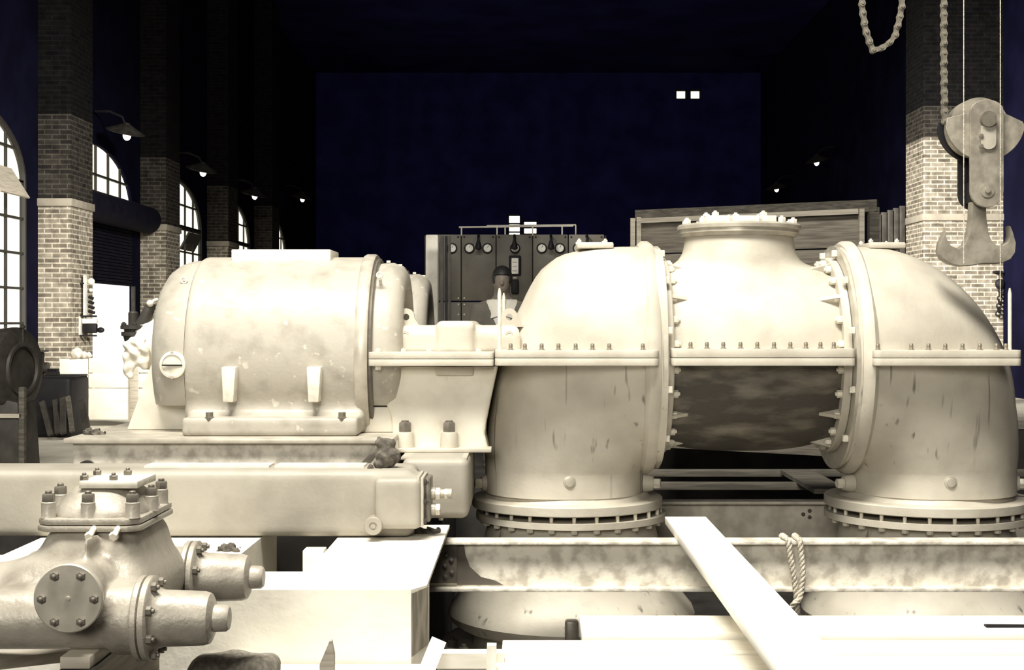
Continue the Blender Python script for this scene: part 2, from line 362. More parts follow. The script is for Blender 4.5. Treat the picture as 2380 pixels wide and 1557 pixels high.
def arch_pts(c, a, b, z0, zs, n=24):
    return [(c + a, z0)] + [(c + a * math.cos(PI * i / n), zs + b * math.sin(PI * i / n)) for i in range(n + 1)] + [(c - a, z0)]
BAYS = [(-2, 0.9), (-1, 0.9), (0, 0.0), (1, 0.9), (2, 0.9), (3, 0.9)]
g = G(); w0, w1 = WL - 0.07, WL
edges = [YB] + [C0 + PITCH * (k + 0.5) for k in range(-3, 4)] + [YE]
g.box(w0, w1, YB, edges[1], -1.0, ZC)
for (k, z0) in BAYS:
    c = C0 + PITCH * k; y0, y1 = c - PITCH / 2, c + PITCH / 2
    if z0 > 0: g.box(w0, w1, c - AW, c + AW, -1.0, z0)
    g.box(w0, w1, y0, c - AW, -1.0, ZC); g.box(w0, w1, c + AW, y1, -1.0, ZC)
    n = 24
    for i in range(n):                        # wall over the arch
        t0, t1 = PI * i / n, PI * (i + 1) / n
        ya, yb = c + AW * math.cos(t0), c + AW * math.cos(t1); za, zb = ZS + AH * math.sin(t0), ZS + AH * math.sin(t1)
        g.raw([(w0, ya, za), (w1, ya, za), (w1, yb, zb), (w0, yb, zb), (w0, ya, ZC), (w1, ya, ZC), (w1, yb, ZC), (w0, yb, ZC)],
              [(0, 1, 2, 3), (1, 5, 6, 2), (0, 3, 7, 4)])
g.box(w0, w1, C0 + PITCH * 3.5, YE, -1.0, ZC)
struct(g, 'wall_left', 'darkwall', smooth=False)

# end wall with its far lit windows
HOLES = [(X(1570, YE), X(1597, YE), Z(231, YE), Z(207, YE)), (X(1603, YE), X(1630, YE), Z(231, YE), Z(207, YE)),
         (X(1180, YE), X(1211, YE), Z(560, YE), Z(498, YE)), (X(1215, YE), X(1250, YE), Z(560, YE), Z(512, YE))]
g = G(); xs = sorted({WL - 1, WR + 1} | {h[0] for h in HOLES} | {h[1] for h in HOLES})
for xa, xb in zip(xs, xs[1:]):
    hs = sorted([h for h in HOLES if h[0] <= xa + 1e-6 and h[1] >= xb - 1e-6], key=lambda h: h[2]); z = -0.3
    for h in hs:
        g.box(xa, xb, YE, YE + 0.4, z, h[2]); z = h[3]
    g.box(xa, xb, YE, YE + 0.4, z, ZC)
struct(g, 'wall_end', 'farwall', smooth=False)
for i, h in enumerate(HOLES):
    f = G()
    for xx in (h[0], h[1] - 0.05): f.box(xx, xx + 0.05, YE + 0.1, YE + 0.2, h[2], h[3])
    nb = 3 if i > 1 else 1
    for q in range(nb + 1):
        zz = h[2] + (h[3] - h[2] - 0.05) * q / nb; f.box(h[0], h[1], YE + 0.1, YE + 0.2, zz, zz + 0.05)
    o = struct(f, 'window_%d' % (i + 7), 'winframe')
    G().box(h[0], h[1], YE + 0.14, YE + 0.15, h[2], h[3]).build('window_pane', 'glass', o)

# glazed arches on the left
def arch_window(num, k, z0, shut=False):
    c = C0 + PITCH * k; xw = WL - 0.04; f = G(); t = 0.035
    def zin(y): 
        q = max(0.0, 1 - ((y - c) / AW) ** 2); return ZS + AH * math.sqrt(q)
    n = 28                                     # outer arch frame
    pts = [Vector((xw, c + (AW - 0.03) * math.cos(PI * i / n), ZS + (AH - 0.03) * math.sin(PI * i / n))) for i in range(n + 1)]
    pts = [Vector((xw, c + AW - 0.03, z0))] + pts + [Vector((xw, c - AW + 0.03, z0))]
    f.tube(pts, 0.05, 6)
    nv = 6
    for i in range(1, nv):
        y = c - AW + 2 * AW * i / nv; f.box(xw - 0.02, xw + 0.02, y - t / 2, y + t / 2, z0, zin(y))
    rows = [z0 + 0.04]; z = ZS - 0.02
    zz = z
    while zz > z0 + 0.15: rows.append(zz); zz -= 0.52
    rows += [ZS + 0.48, ZS + 0.02] if not shut else [ZS + 0.5]
    for r in rows:
        q = 1.0 if r <= ZS else math.sqrt(max(0, 1 - ((r - ZS) / AH) ** 2)); wd_ = 0.09 if abs(r - ZS + 0.02) < 0.01 else t
        f.box(xw - 0.025, xw + 0.025, c - AW * q, c + AW * q, r - wd_ / 2, r + wd_ / 2)
    o = struct(f, 'window_%d' % num, 'winframe')
    p = [(y, zz) for y, zz in arch_pts(c, AW - 0.02, AH - 0.02, z0, ZS)]
    G().prism(p, 'yz', xw - 0.004, xw + 0.004).build('window_pane', 'glass', o)
    return o
W = [arch_window(i + 1, k, z0 if k else ZS, k == 0) for i, (k, z0) in enumerate(BAYS)]
c = C0 - PITCH
G().box(-0.55, 0.55, -0.012, 0.012, -0.50, 0.0, mtx=Matrix.Translation((WL + 0.10, c + 0.75, ZS + 0.12)) @ Matrix.Rotation(PI / 2, 4, 'Z') @ Matrix.Rotation(math.radians(-32), 4, 'X')).build('ventilator_leaf', 'board', W[1])
# the opened ventilator leaf of window 4 (dark against the sky)
c = C0 + PITCH
G().box(-0.62, 0.62, -0.02, 0.02, -0.42, 0.0, mtx=Matrix.Translation((WL + 0.06, c + 1.3, ZS - 0.1)) @ Matrix.Rotation(PI / 2, 4, 'Z') @ Matrix.Rotation(math.radians(28), 4, 'X')).build('ventilator_leaf', 'winframe', W[3])
g = G(); xw = WL - 0.03                                # roller shutter in bay 0
c = C0; z_sh = Z(666, 26.8)
for i in range(24):
    z = z_sh + (ZS - z_sh) * i / 24; g.box(xw - 0.02, xw + 0.02, c - AW, c + AW, z, z + (ZS - z_sh) / 24 - 0.012)
g.box(xw - 0.03, xw - 0.021, c - AW, c + AW, z_sh, ZS)
o = struct(g, 'door_1', 'shutter')
G().cyl((WL + 0.2, c - AW + 0.25, ZS - 0.12), (WL + 0.2, c + AW + 0.3, ZS - 0.12), 0.26).build('shutter_drum', 'shutter', o)
G().box(WL - 0.02, WL + 0.05, c + AW - 0.06, c + AW, 0, z_sh).build('door_jamb', 'dark', o)

# brick piers
def pier(num, xa, xb, ya, yb, side):
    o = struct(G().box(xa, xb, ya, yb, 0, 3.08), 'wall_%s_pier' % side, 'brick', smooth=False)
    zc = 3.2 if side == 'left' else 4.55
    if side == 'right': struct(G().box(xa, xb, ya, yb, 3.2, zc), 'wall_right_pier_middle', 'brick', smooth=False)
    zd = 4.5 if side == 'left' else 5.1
    struct(G().box(xa, xb, ya, yb, zc, zd), 'wall_%s_pier_shade' % side, 'shadebrick', smooth=False)  # bands from here up paint the fade into darkness by height
    struct(G().box(xa, xb, ya, yb, zd, ZC), 'wall_%s_pier_upper' % side, 'unlitbrick', smooth=False)
    struct(G().box(xa - 0.03, xb + 0.03, ya - 0.04, yb + 0.03, 3.08, 3.2, 0.01), 'trim_%d' % num, 'stone')
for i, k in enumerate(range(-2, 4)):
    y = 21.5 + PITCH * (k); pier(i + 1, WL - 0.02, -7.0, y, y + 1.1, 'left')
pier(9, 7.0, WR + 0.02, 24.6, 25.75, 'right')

# bracket lamps high on both walls
def wall_lamp(x, y, z, s, label, group):
    t = thing('wall_lamp', (x, y, z), label, 'lamp', group)
    G().tube([(x - 0.55 * s, y, z + 0.42), (x - 0.3 * s, y, z + 0.42), (x - 0.08 * s, y, z + 0.32), (x, y, z + 0.12)], 0.022, 8).build('bracket_arm', 'black', t)
    G().lathe([(0.02, 0.05), (0.0, 0.06), (-0.14, 0.34), (-0.15, 0.335), (-0.01, 0.04)], (x, y, z + 0.2), (0.25 * s, -0.2, 1), 24, cap=False).build('lamp_shade', 'dark', t)
    G().sph((x, y, z), 0.07, (1, 1, 1.25)).build('bulb', 'bulb', t)
for i, (u, v, nm) in enumerate([(295, 315, 'first lamp over the arched windows at left, above the shuttered doorway'), (472, 401, 'second lamp over the left arched windows, above the window with the open ventilator'),
                                (592, 456, 'third lamp over the left arched windows, above the narrow far window'), (703, 463, 'smallest and farthest lit lamp bulb on the left wall')]):
    y = [24.2, 29.9, 35.6, 43.2][i]; wall_lamp(X(u, y), y, Z(v, y), 1, nm, 'lit bracket lamps on the left wall')
for i, (u, v, nm) in enumerate([(1898, 378, 'upper lit bracket lamp on the dark wall at right, nearest the brick pier'), (1805, 440, 'lower lit bracket lamp on the dark far wall, left of the other right-hand lamp')]):
    y = [38.0, 43.5][i]; wall_lamp(X(u, y), y, Z(v, y), -1, nm, 'lit bracket lamps at right')

# ------------------------------------------------------------------ parts shared by the machines
ZA, YP = 1.135, 7.0
NUT = lambda g: g.hexn((0, 0, 0), (0, 0, 1), 0.019, 0.024, 0.008)
SQ = lambda g: g.box(-0.016, 0.016, -0.016, 0.016, 0, 0.026, 0.003, 1)
STUD = lambda g: g.lathe([(0, 0.015), (0.002, 0.015), (0.004, 0.0095), (0.008, 0.0095), (0.010, 0.0085), (0.013, 0.0095), (0.024, 0.0095), (0.027, 0.0075), (0.03, 0.007)], (0, 0, 0), (0, 0, 1), 12)
ROD = lambda g: g.lathe([(0, 0.009), (0.26, 0.009), (0.285, 0.004)], (0, 0, 0), (0, 0, 1), 12)

def elbow(root, sgn, xp, zp, sil, y_half, xb_inner, zbot):
    """cast quarter bend swept about the inner corner (xp, zp); sil = [(angle deg, outer distance m)]"""
    def d_at(a): return np.interp(a, [s[0] for s in sil], [s[1] for s in sil])
    rows = []; n = 56; pin = 0.015
    def sect(cx, cz, dx, dz, d, b):
        r = []
        for i in range(n):
            ph = 2 * PI * i / n; cc, ss = math.cos(ph), math.sin(ph); e = 0.88
            q = d / 2 + (d / 2 - pin / 2) * (abs(cc) ** e) * (1 if cc >= 0 else -1) + pin / 2
            r.append((cx + dx * q, YP + b * (abs(ss) ** e) * (1 if ss >= 0 else -1), cz + dz * q))
        return r
    A = list(np.linspace(0, 90, 40))
    for a in A:
        t = math.radians(a); b = y_half[0] + (y_half[1] - y_half[0]) * (a / 90) ** 1.2
        rows.append(sect(xp, zp, -math.sin(t) * sgn, math.cos(t), d_at(a), b))
    dB = d_at(90)
    for q in (0.33, 0.66, 1.0):
        rows.append(sect(xp, zp + (zbot - zp) * q, -sgn, 0, dB, y_half[1]))
    rows.insert(0, sect(xp + sgn * 0.06, zp, 0, 1, d_at(0), y_half[0]))
    def mk():
        g = G(); R = [[g.bm.verts.new(p) for p in r] for r in rows]
        for a, b in zip(R, R[1:]):
            for i in range(n): g.bm.faces.new((a[i], a[(i + 1) % n], b[(i + 1) % n], b[i]))
        g.bm.faces.new(R[0]); g.bm.faces.new(R[-1]); return g
    mk().cut((0, 0, ZA), (0, 0, -1)).build('upper_casing', 'paint', root, ang=50)
    mk().cut((0, 0, ZA), (0, 0, 1)).build('lower_casing', 'streak', root, ang=50)

def round_plan(x0, x1, y0, y1, r, n=6):
    P_ = []
    for (cx, cy, a) in ((x1 - r, y1 - r, 0), (x0 + r, y1 - r, 90), (x0 + r, y0 + r, 180), (x1 - r, y0 + r, 270)):
        for i in range(n + 1): t = math.radians(a + 90 * i / n); P_.append((cx + r * math.cos(t), cy + r * math.sin(t)))
    return P_

def pump_elbow(sgn, label, xf, xp, sil, xc, rb, rbody, studs, xflat, rods, xj0, xj1, name='pump_elbow'):
    t = thing(name, (xc, YP, 0.40), label, 'pump', 'bends of the pump')
    elbow(t, sgn, xp, 0.57, sil, (0.55, rbody), 0, 0.46)
    # horizontal joint flange: two plates
    for nm, z0, z1 in (('lower_joint_flange', ZA - 0.035, ZA - 0.001), ('upper_joint_flange', ZA + 0.001, ZA + 0.036)):
        G().prism(round_plan(xj0, xj1, 6.37, 7.63, 0.03), 'xy', z0, z1, 0.003).build(nm, 'paint', t)
    # vertical ring flange towards the casing
    a, b = (xf, xf + sgn * 0.072)
    R = 0.575; h = abs(b - a)
    G().ring([(0, 0.40), (0, R - 0.015), (0.02, R + 0.005), (0.05, R + 0.005), (h, R - 0.01), (h, 0.40)], (a, YP, ZA - 0.012), (sgn, 0, 0), 96).build('casing_flange', 'paint', t)
    G().ring([(0, 0.36), (0, R - 0.035), (0.012, R - 0.02), (0.03, R - 0.02), (0.03, 0.36)], (b, YP, ZA - 0.012), (sgn, 0, 0), 96).build('jointing_ring', 'machined', t)
    for i in range(12):
        an = 2 * PI * (i + 0.5) / 12
        if math.sin(an) < -0.75: continue
        rep('sq', SQ, 'square_bolt_head', 'bolt', t, (b + sgn * 0.03, YP - (R - 0.045) * math.cos(an), ZA - 0.012 + (R - 0.045) * math.sin(an)), (sgn, 0, 0))
    # base flange
    G().lathe([(0, rb - 0.004), (0.004, rb), (0.042, rb), (0.048, rb - 0.006), (0.05, rbody + 0.015), (0.075, rbody - 0.005)], (xc, YP, 0.385), (0, 0, 1), 96).build('base_flange', 'paint', t)
    # hand-hole cover on top
    xm = X(1380, 7) if sgn > 0 else X(2044, 7)
    g = G().box(xm - 0.09, xm + 0.09, YP - 0.16, YP + 0.10, 1.66, 1.69, 0.008); g.build('inspection_cover', 'paint', t)
    for qx in (-0.078, 0.05):
        for qy in (-0.14, 0.06): rep('covernut', lambda g: g.hexn((0, 0, 0), (0, 0, 1), 0.012, 0.012, 0.006), 'cover_nut', 'bolt', t, (xm + qx, YP + qy, 1.69))
    # joint studs, seen along the front edge, and on the back edge too
    for u in studs:
        x = X(u, 6.42); rep('stud', STUD, 'joint_stud', 'stud', t, (x, 6.42, ZA + 0.036))
    for x, y in rods: rep('rod', ROD, 'guide_rod', 'bolt', t, (x, y, ZA + 0.036))
    # blanking plugs near the foot
    for ang in (-168, -12):
        d = Vector((math.cos(math.radians(ang)), math.sin(math.radians(ang)), 0)); p = Vector((xc, YP, Z(1118, 7.0))) + d * (rbody - 0.015)
        pl = G().lathe([(0, 0.045), (0.035, 0.04), (0.05, 0.034)], p, d, 24).build('plug_boss', 'paint', t)
        G().hexn(p + d * 0.05, d, 0.026, 0.034).build('plug_nut', 'bolt', pl)
    p = Vector((xc, YP - rbody + 0.012, Z(1122, 6.58)))
    pl = G().lathe([(0, 0.034), (0.014, 0.03), (0.016, 0.021), (0.022, 0.02), (0.024, 0.0)], p, (0, -1, 0), 20).build('drain_plug', 'machined', t)
    return t

k7 = 7.0 / F
def S(pts, xp, yp, sgn=1):
    r = []
    for u, v in pts:
        dx, dz = (xp - u) * sgn, yp - v; r.append((math.degrees(math.atan2(dx, dz)), math.hypot(dx, dz) * k7))
    return r
silL = [(0, 511 * k7)] + S([(1420, 575), (1370, 579), (1300, 594), (1254, 630), (1240, 652), (1209, 715), (1184, 765), (1165, 800), (1137, 930), (1129, 1000)], 1500, 1087) + [(90, 372 * k7)]
EL = pump_elbow(1, 'left-hand pale cast bend of the pump beside the bearing pedestal', X(1479, 7), X(1500, 7), silL, X(1318, 7), 0.475, 0.40,
                [1187, 1220, 1259, 1298, 1338, 1377, 1416, 1494], 0, [(X(1161, 6.46), 6.46), (X(1171, 7.55), 7.55)], X(1150, 6.38), X(1500, 7) + 0.01)
silR = [(0, 511 * k7)] + S([(2060, 577), (2105, 590), (2180, 626), (2250, 688), (2300, 757), (2335, 830), (2352, 930), (2360, 1000)], 1975, 1087, -1) + [(90, 383 * k7)]
ER = pump_elbow(-1, 'right-hand pale cast bend of the pump below the big crane hook', X(1978, 7), X(1965, 7), silR, X(2152, 7), 0.50, 0.41,
                [2040, 2118, 2158, 2197, 2237, 2277, 2316, 2338], 0, [(X(2347, 6.46), 6.46)], X(1965, 7) - 0.01, X(2376, 6.38))
# pale chalk loop cast mark on the right bend and gauge hole
G().lathe([(0, 0.006), (0.003, 0.006), (0.003, 0.0)], (X(2055, 6.6), YP - 0.472, Z(916, 6.6)), (0, -1, 0), 12).build('gauge_tapping', 'nut', ER)

# ------------------------------------------------------------------ the pump casing between the bends
XC = X(1717, 7); XL, XR = X(1512, 7) + 0.034, X(1945, 7) - 0.034
PC = thing('pump_casing', (XC, YP, 0.63), 'barrel-shaped pump casing with dark lower half and blanked-off top branch, between the two bends', 'pump')
def f_cas(x, y, z):
    t = np.clip(np.abs(x - XC) / 0.43, 0, 1.3); r = 0.478 - 0.055 * t ** 2.8
    b = np.sqrt((y - YP) ** 2 + (z - ZA) ** 2) - r
    nk = np.sqrt((x - XC) ** 2 + (y - YP) ** 2) - (0.266 + 0.017 * np.clip((1.73 - z) / 0.11, 0, 1))
    nk = np.maximum(nk, ZA - z)
    f = smin(b, nk, 0.075)
    f = np.maximum(f, z - Z(548, 7)); f = np.maximum(f, np.abs(x - (XL + XR) / 2) - (XR - XL) / 2 + 0.002)
    return f
lo, hi = (XL - 0.02, 6.42, 0.6), (XR + 0.02, 7.58, 1.78)
G().sdf(f_cas, lo, hi, 0.014).cut((0, 0, ZA), (0, 0, -1)).build('upper_casing', 'paint', PC, ang=55)
G().sdf(f_cas, lo, hi, 0.014).cut((0, 0, ZA), (0, 0, 1)).build('lower_casing', 'cast', PC, ang=55)['label'] = 'dark rough-cast lower half'
for nm, z0, z1 in (('lower_joint_flange', ZA - 0.036, ZA - 0.001), ('upper_joint_flange', ZA + 0.001, ZA + 0.042)):
    G().prism(round_plan(XL + 0.012, XR - 0.012, 6.40, 7.6, 0.02), 'xy', z0, z1, 0.003).build(nm, 'paint', PC)
for u in (1605, 1643, 1681, 1721, 1760, 1799, 1837, 1873, 1907, 1938):
    rep('stud', STUD, 'joint_stud', 'stud', PC, (X(u, 6.45), 6.45, ZA + 0.042))
for xe, sg in ((XL, 1), (XR, -1)):
    G().ring([(0, 0.30), (0, 0.485), (0.03, 0.485), (0.036, 0.479), (0.036, 0.30)], (xe, YP, ZA), (sg, 0, 0), 96).build('end_flange', 'paint', PC)
    for i in range(24):
        an = 2 * PI * (i + 0.5) / 24
        if abs(math.sin(an)) < 0.09: continue
        rep('nut', NUT, 'nut', 'bolt', PC, (xe + sg * 0.036, YP - 0.455 * math.cos(an), ZA + 0.455 * math.sin(an)), (sg, 0, 0))
    for ad in (-70, -37, 37, 70, 110, 143, 217, 250):           # stiffening ribs
        an = math.radians(ad); d = Vector((0, -math.cos(an), math.sin(an))); q = Vector((0, math.sin(an), math.cos(an))) * 0.009
        c0 = Vector((xe, YP, ZA)); pts = [c0 + d * 0.36, c0 + d * 0.478 + Vector((sg * 0.036, 0, 0)), c0 + d * 0.450 + Vector((sg * 0.14, 0, 0)), c0 + d * 0.36 + Vector((sg * 0.13, 0, 0))]
        G().raw([p - q for p in pts] + [p + q for p in pts], [(0, 1, 2, 3), (7, 6, 5, 4), (0, 4, 5, 1), (1, 5, 6, 2), (2, 6, 7, 3), (3, 7, 4, 0)]).build('stiffening_rib', 'paint', PC)
# top branch flange and its blank
zt = Z(548, 7)
G().lathe([(0, 0.27), (0.004, 0.285), (0.016, 0.288), (0.02, 0.298), (0.022, 0.298)], (XC, YP, zt - 0.012), (0, 0, 1), 80).build('branch_flange', 'machined', PC)
G().lathe([(0, 0.296), (0.014, 0.296), (0.018, 0.306), (0.034, 0.308), (0.042, 0.300), (0.044, 0.29), (0.044, 0.0)], (XC, YP, zt + 0.010), (0, 0, 1), 80).build('blank_flange', 'machined', PC)
ztop = zt + 0.054
for i in range(12):
    an = 2 * PI * i / 12 + 0.2; rep('nut', NUT, 'nut', 'bolt', PC, (XC + 0.27 * math.cos(an), YP + 0.27 * math.sin(an), ztop))
cp = G().box(XC - 0.185, XC + 0.165, YP - 0.14, YP + 0.14, ztop, ztop + 0.038, 0.004).build('cover_plate', 'bolt', PC)
for qx, qy in ((-0.12, -0.02), (0.0, 0.1), (0.12, -0.02), (-0.15, 0.1), (0.13, 0.1)): rep('nut', NUT, 'nut', 'bolt', PC, (XC + qx, YP + qy, ztop + 0.038))

# ------------------------------------------------------------------ flanged pipes below the bends
def down_pipe(xc, label, r0):
    t = thing('flared_pipe', (xc, YP, -0.95), label, 'pipe', 'flared pipes under the pump')
    G().lathe([(0, r0 + 0.0), (0.03, r0 + 0.0), (0.032, 0.38), (0.032, 0.0)], (xc, YP, 0.325), (0, 0, 1), 96).build('top_flange', 'paint', t)
    prof = [(-0.30, 0.50), (-0.205, 0.50), (-0.20, 0.565), (-0.175, 0.60), (-0.14, 0.614), (-0.105, 0.602), (-0.06, 0.565), (0.0, 0.525), (0.08, 0.482), (0.2, 0.44), (0.326, 0.41)]
    G().lathe(prof, (xc, YP, 0.0), (0, 0, 1), 96).build('flared_body', 'streak', t)
    G().lathe([(-0.33, 0.45), (-0.33, 0.645), (-0.29, 0.645), (-0.29, 0.45)], (xc, YP, 0), (0, 0, 1), 96).build('foot_flange', 'paint', t)
    G().lathe([(-1.0, 0.48), (-0.32, 0.48)], (xc, YP, 0), (0, 0, 1), 64).build('lower_pipe', 'cast', t)
    for i in range(26):
        an = 2 * PI * (i + 0.5) / 26; p = (xc + (r0 - 0.03) * math.cos(an), YP + (r0 - 0.03) * math.sin(an), 0.325)
        if math.sin(an) < 0.35:
            rep('dnut', lambda g: g.hexn((0, 0, 0), (0, 0, -1), 0.017, 0.022).cyl((0, 0, 0.0), (0, 0, 0.062), 0.009, n=10), 'flange_bolt', 'bolt', t, p, (0, 0, 1))
    for i in range(24):
        an = 2 * PI * i / 24
        if math.sin(an) < -0.2: rep('fnut', lambda g: g.hexn((0, 0, 0), (0, 0, 1), 0.026, 0.036, 0.012), 'foot_nut', 'nut', t, (xc + 0.605 * math.cos(an), YP + 0.605 * math.sin(an), -0.29))
    return t
D1 = down_pipe(X(1318, 7) + 0.02, 'flared cast pipe standing under the left-hand bend, its bolted foot showing', 0.475)
G().box(X(1313, 6.3), X(1345, 6.3), 6.27, 6.33, -0.26, Z(1440, 6.3), 0.012).build('lifting_lug', 'nut', D1)
D2 = down_pipe(X(2152, 7), 'flared cast pipe standing under the right-hand bend, mostly hidden by the planks', 0.50)

# ------------------------------------------------------------------ bearing pedestal
BX0, BX1 = X(858, 6.5), X(1150, 6.5)
BP = thing('bearing_pedestal', (-0.45, 7.0, 0.696), 'pale bearing pedestal with two lifting eyes, between the motor and the left-hand bend', 'bearing')
def f_cap(x, y, z):
    b = s_box(x, y, z, (-0.37, 7.0, 1.20), (0.36, 0.36, 0.083), 0.055)
    m = s_box(x, y, z, (X(1058, 6.62), 7.0, 1.205), (0.092, 0.385, 0.100), 0.03)
    return np.maximum(np.maximum(smin(b, m, 0.015), 1.155 - z), 1.0 * (0.375 - np.sqrt((x - 0.255) ** 2 + ((y - 7.0) * 0.74) ** 2)))
G().sdf(f_cap, (-0.8, 6.55, 1.10), (0.05, 7.45, 1.34), 0.009).build('bearing_cap', 'paint', BP, ang=60)
G().prism(round_plan(BX0, -0.148, 6.46, 7.54, 0.02), 'xy', 1.129, 1.16, 0.003).build('upper_joint_flange', 'paint', BP)
G().prism(round_plan(BX0, -0.148, 6.46, 7.54, 0.02), 'xy', 1.096, 1.127, 0.003).build('lower_joint_flange', 'paint', BP)
def pz(u, v, Y=6.6): return (X(u, Y), Z(v, Y))
body = [pz(862, 852), pz(868, 880), pz(880, 908), pz(895, 935), pz(908, 965), pz(912, 1000), pz(912, 1048), pz(1142, 1048), pz(1142, 1000), pz(1160, 852)]
BPX = np.array([p[0] for p in body[:6]][::-1]); BPZ = np.array([p[1] for p in body[:6]][::-1])
def f_ped(x, y, z):
    left = np.interp(z, BPZ, BPX); d = np.maximum(left - x, np.abs(y - 7.0) - 0.4)
    d = np.maximum(d, np.maximum(z - Z(852, 6.6), Z(1048, 6.6) - z)); right = np.interp(z, [Z(v, 6.6) for v in (1048, 1010, 985, 930, 852)], [X(u, 6.6) for u in (1136, 1127, 1129, 1140, 1157)]); d = np.maximum(d, x - right)
    return np.maximum(d, 0.425 - np.sqrt((x - X(1318, 7)) ** 2 + (y - 7.0) ** 2))
G().sdf(f_ped, (-0.78, 6.56, 0.67), (-0.1, 7.44, 1.13), 0.0095).build('pedestal_body', 'motor', BP, ang=50)
G().box(X(1013, 6.6), X(1100, 6.6), 6.575, 6.62, Z(872, 6.6), Z(852, 6.6), 0.006).build('oil_pocket', 'paint', BP)
for u in (940, 1043):
    x = X(u, 6.52)
    bs = G().lathe([(0.69, 0.044), (0.70, 0.044), (0.775, 0.040), (0.785, 0.036), (0.786, 0.0)], (x, 6.555, 0), (0, 0, 1), 28).build('holding_down_boss', 'paint', BP)
    G().hexn((x, 6.555, 0.786), (0, 0, 1), 0.031, 0.045, 0.008, 0.018).build('holding_down_nut', 'nut', bs)
G().box(X(908, 6.5), X(1142, 6.5), 6.49, 6.62, 0.693, 0.712, 0.004).build('foot_plate', 'paint', BP)
for u in (879, 938, 997, 1112): rep('capbolt', lambda g: g.hexn((0, 0, 0), (0, 0, 1), 0.013, 0.014, 0.004), 'cap_bolt', 'bolt', BP, (X(u, 6.5), 6.5, 1.16))
rep('capnut', lambda g: g.hexn((0, 0, 0), (0, 0, -1), 0.015, 0.02), 'cap_nut', 'bolt', BP, (X(879, 6.5), 6.5, 1.096))
for u in (945, 1184):
    x = X(u, 6.75); g = G(); zb = 1.275; r = 0.04
    out = [(x - 0.1, zb), (x - 0.06, zb + 0.012), (x - r, zb + 0.045)] + [(x + r * math.cos(PI - PI * i / 10), zb + 0.05 + r * math.sin(PI * i / 10)) for i in range(11)] + [(x + r, zb + 0.045), (x + 0.06, zb + 0.012), (x + 0.1, zb)]
    ins = [(x + 0.016 * math.cos(2 * PI * i / 16), zb + 0.048 + 0.016 * math.sin(2 * PI * i / 16)) for i in range(16)]
    # plate with a hole: bridge outline to hole
    bm = bmesh.new()
    for yy in (6.72, 6.755):
        o1 = [bm.verts.new((a, yy, b)) for a, b in out]; i1 = [bm.verts.new((a, yy, b)) for a, b in ins]
        e = [bm.edges.new((o1[i], o1[(i + 1) % len(o1)])) for i in range(len(o1))] + [bm.edges.new((i1[i], i1[(i + 1) % 16])) for i in range(16)]
        bmesh.ops.triangle_fill(bm, edges=e, use_beauty=True)
        if yy < 6.73: O0, I0 = o1, i1
    for A_, B_ in ((O0, o1), (I0, i1)):
        for i in range(len(A_)):
            j = (i + 1) % len(A_); bm.faces.new((A_[i], A_[j], B_[j], B_[i]))
    g.merge(bm); g.build('lifting_eye', 'paint', BP)
    G().lathe([(0, 0.02), (0.004, 0.018), (0.004, 0.008), (0.0, 0.008)], (X(u - 4 if u < 1000 else u, 6.64), 6.645, Z(778, 6.64)), (0, -1, 0), 16).build('oil_plug', 'machined', BP)

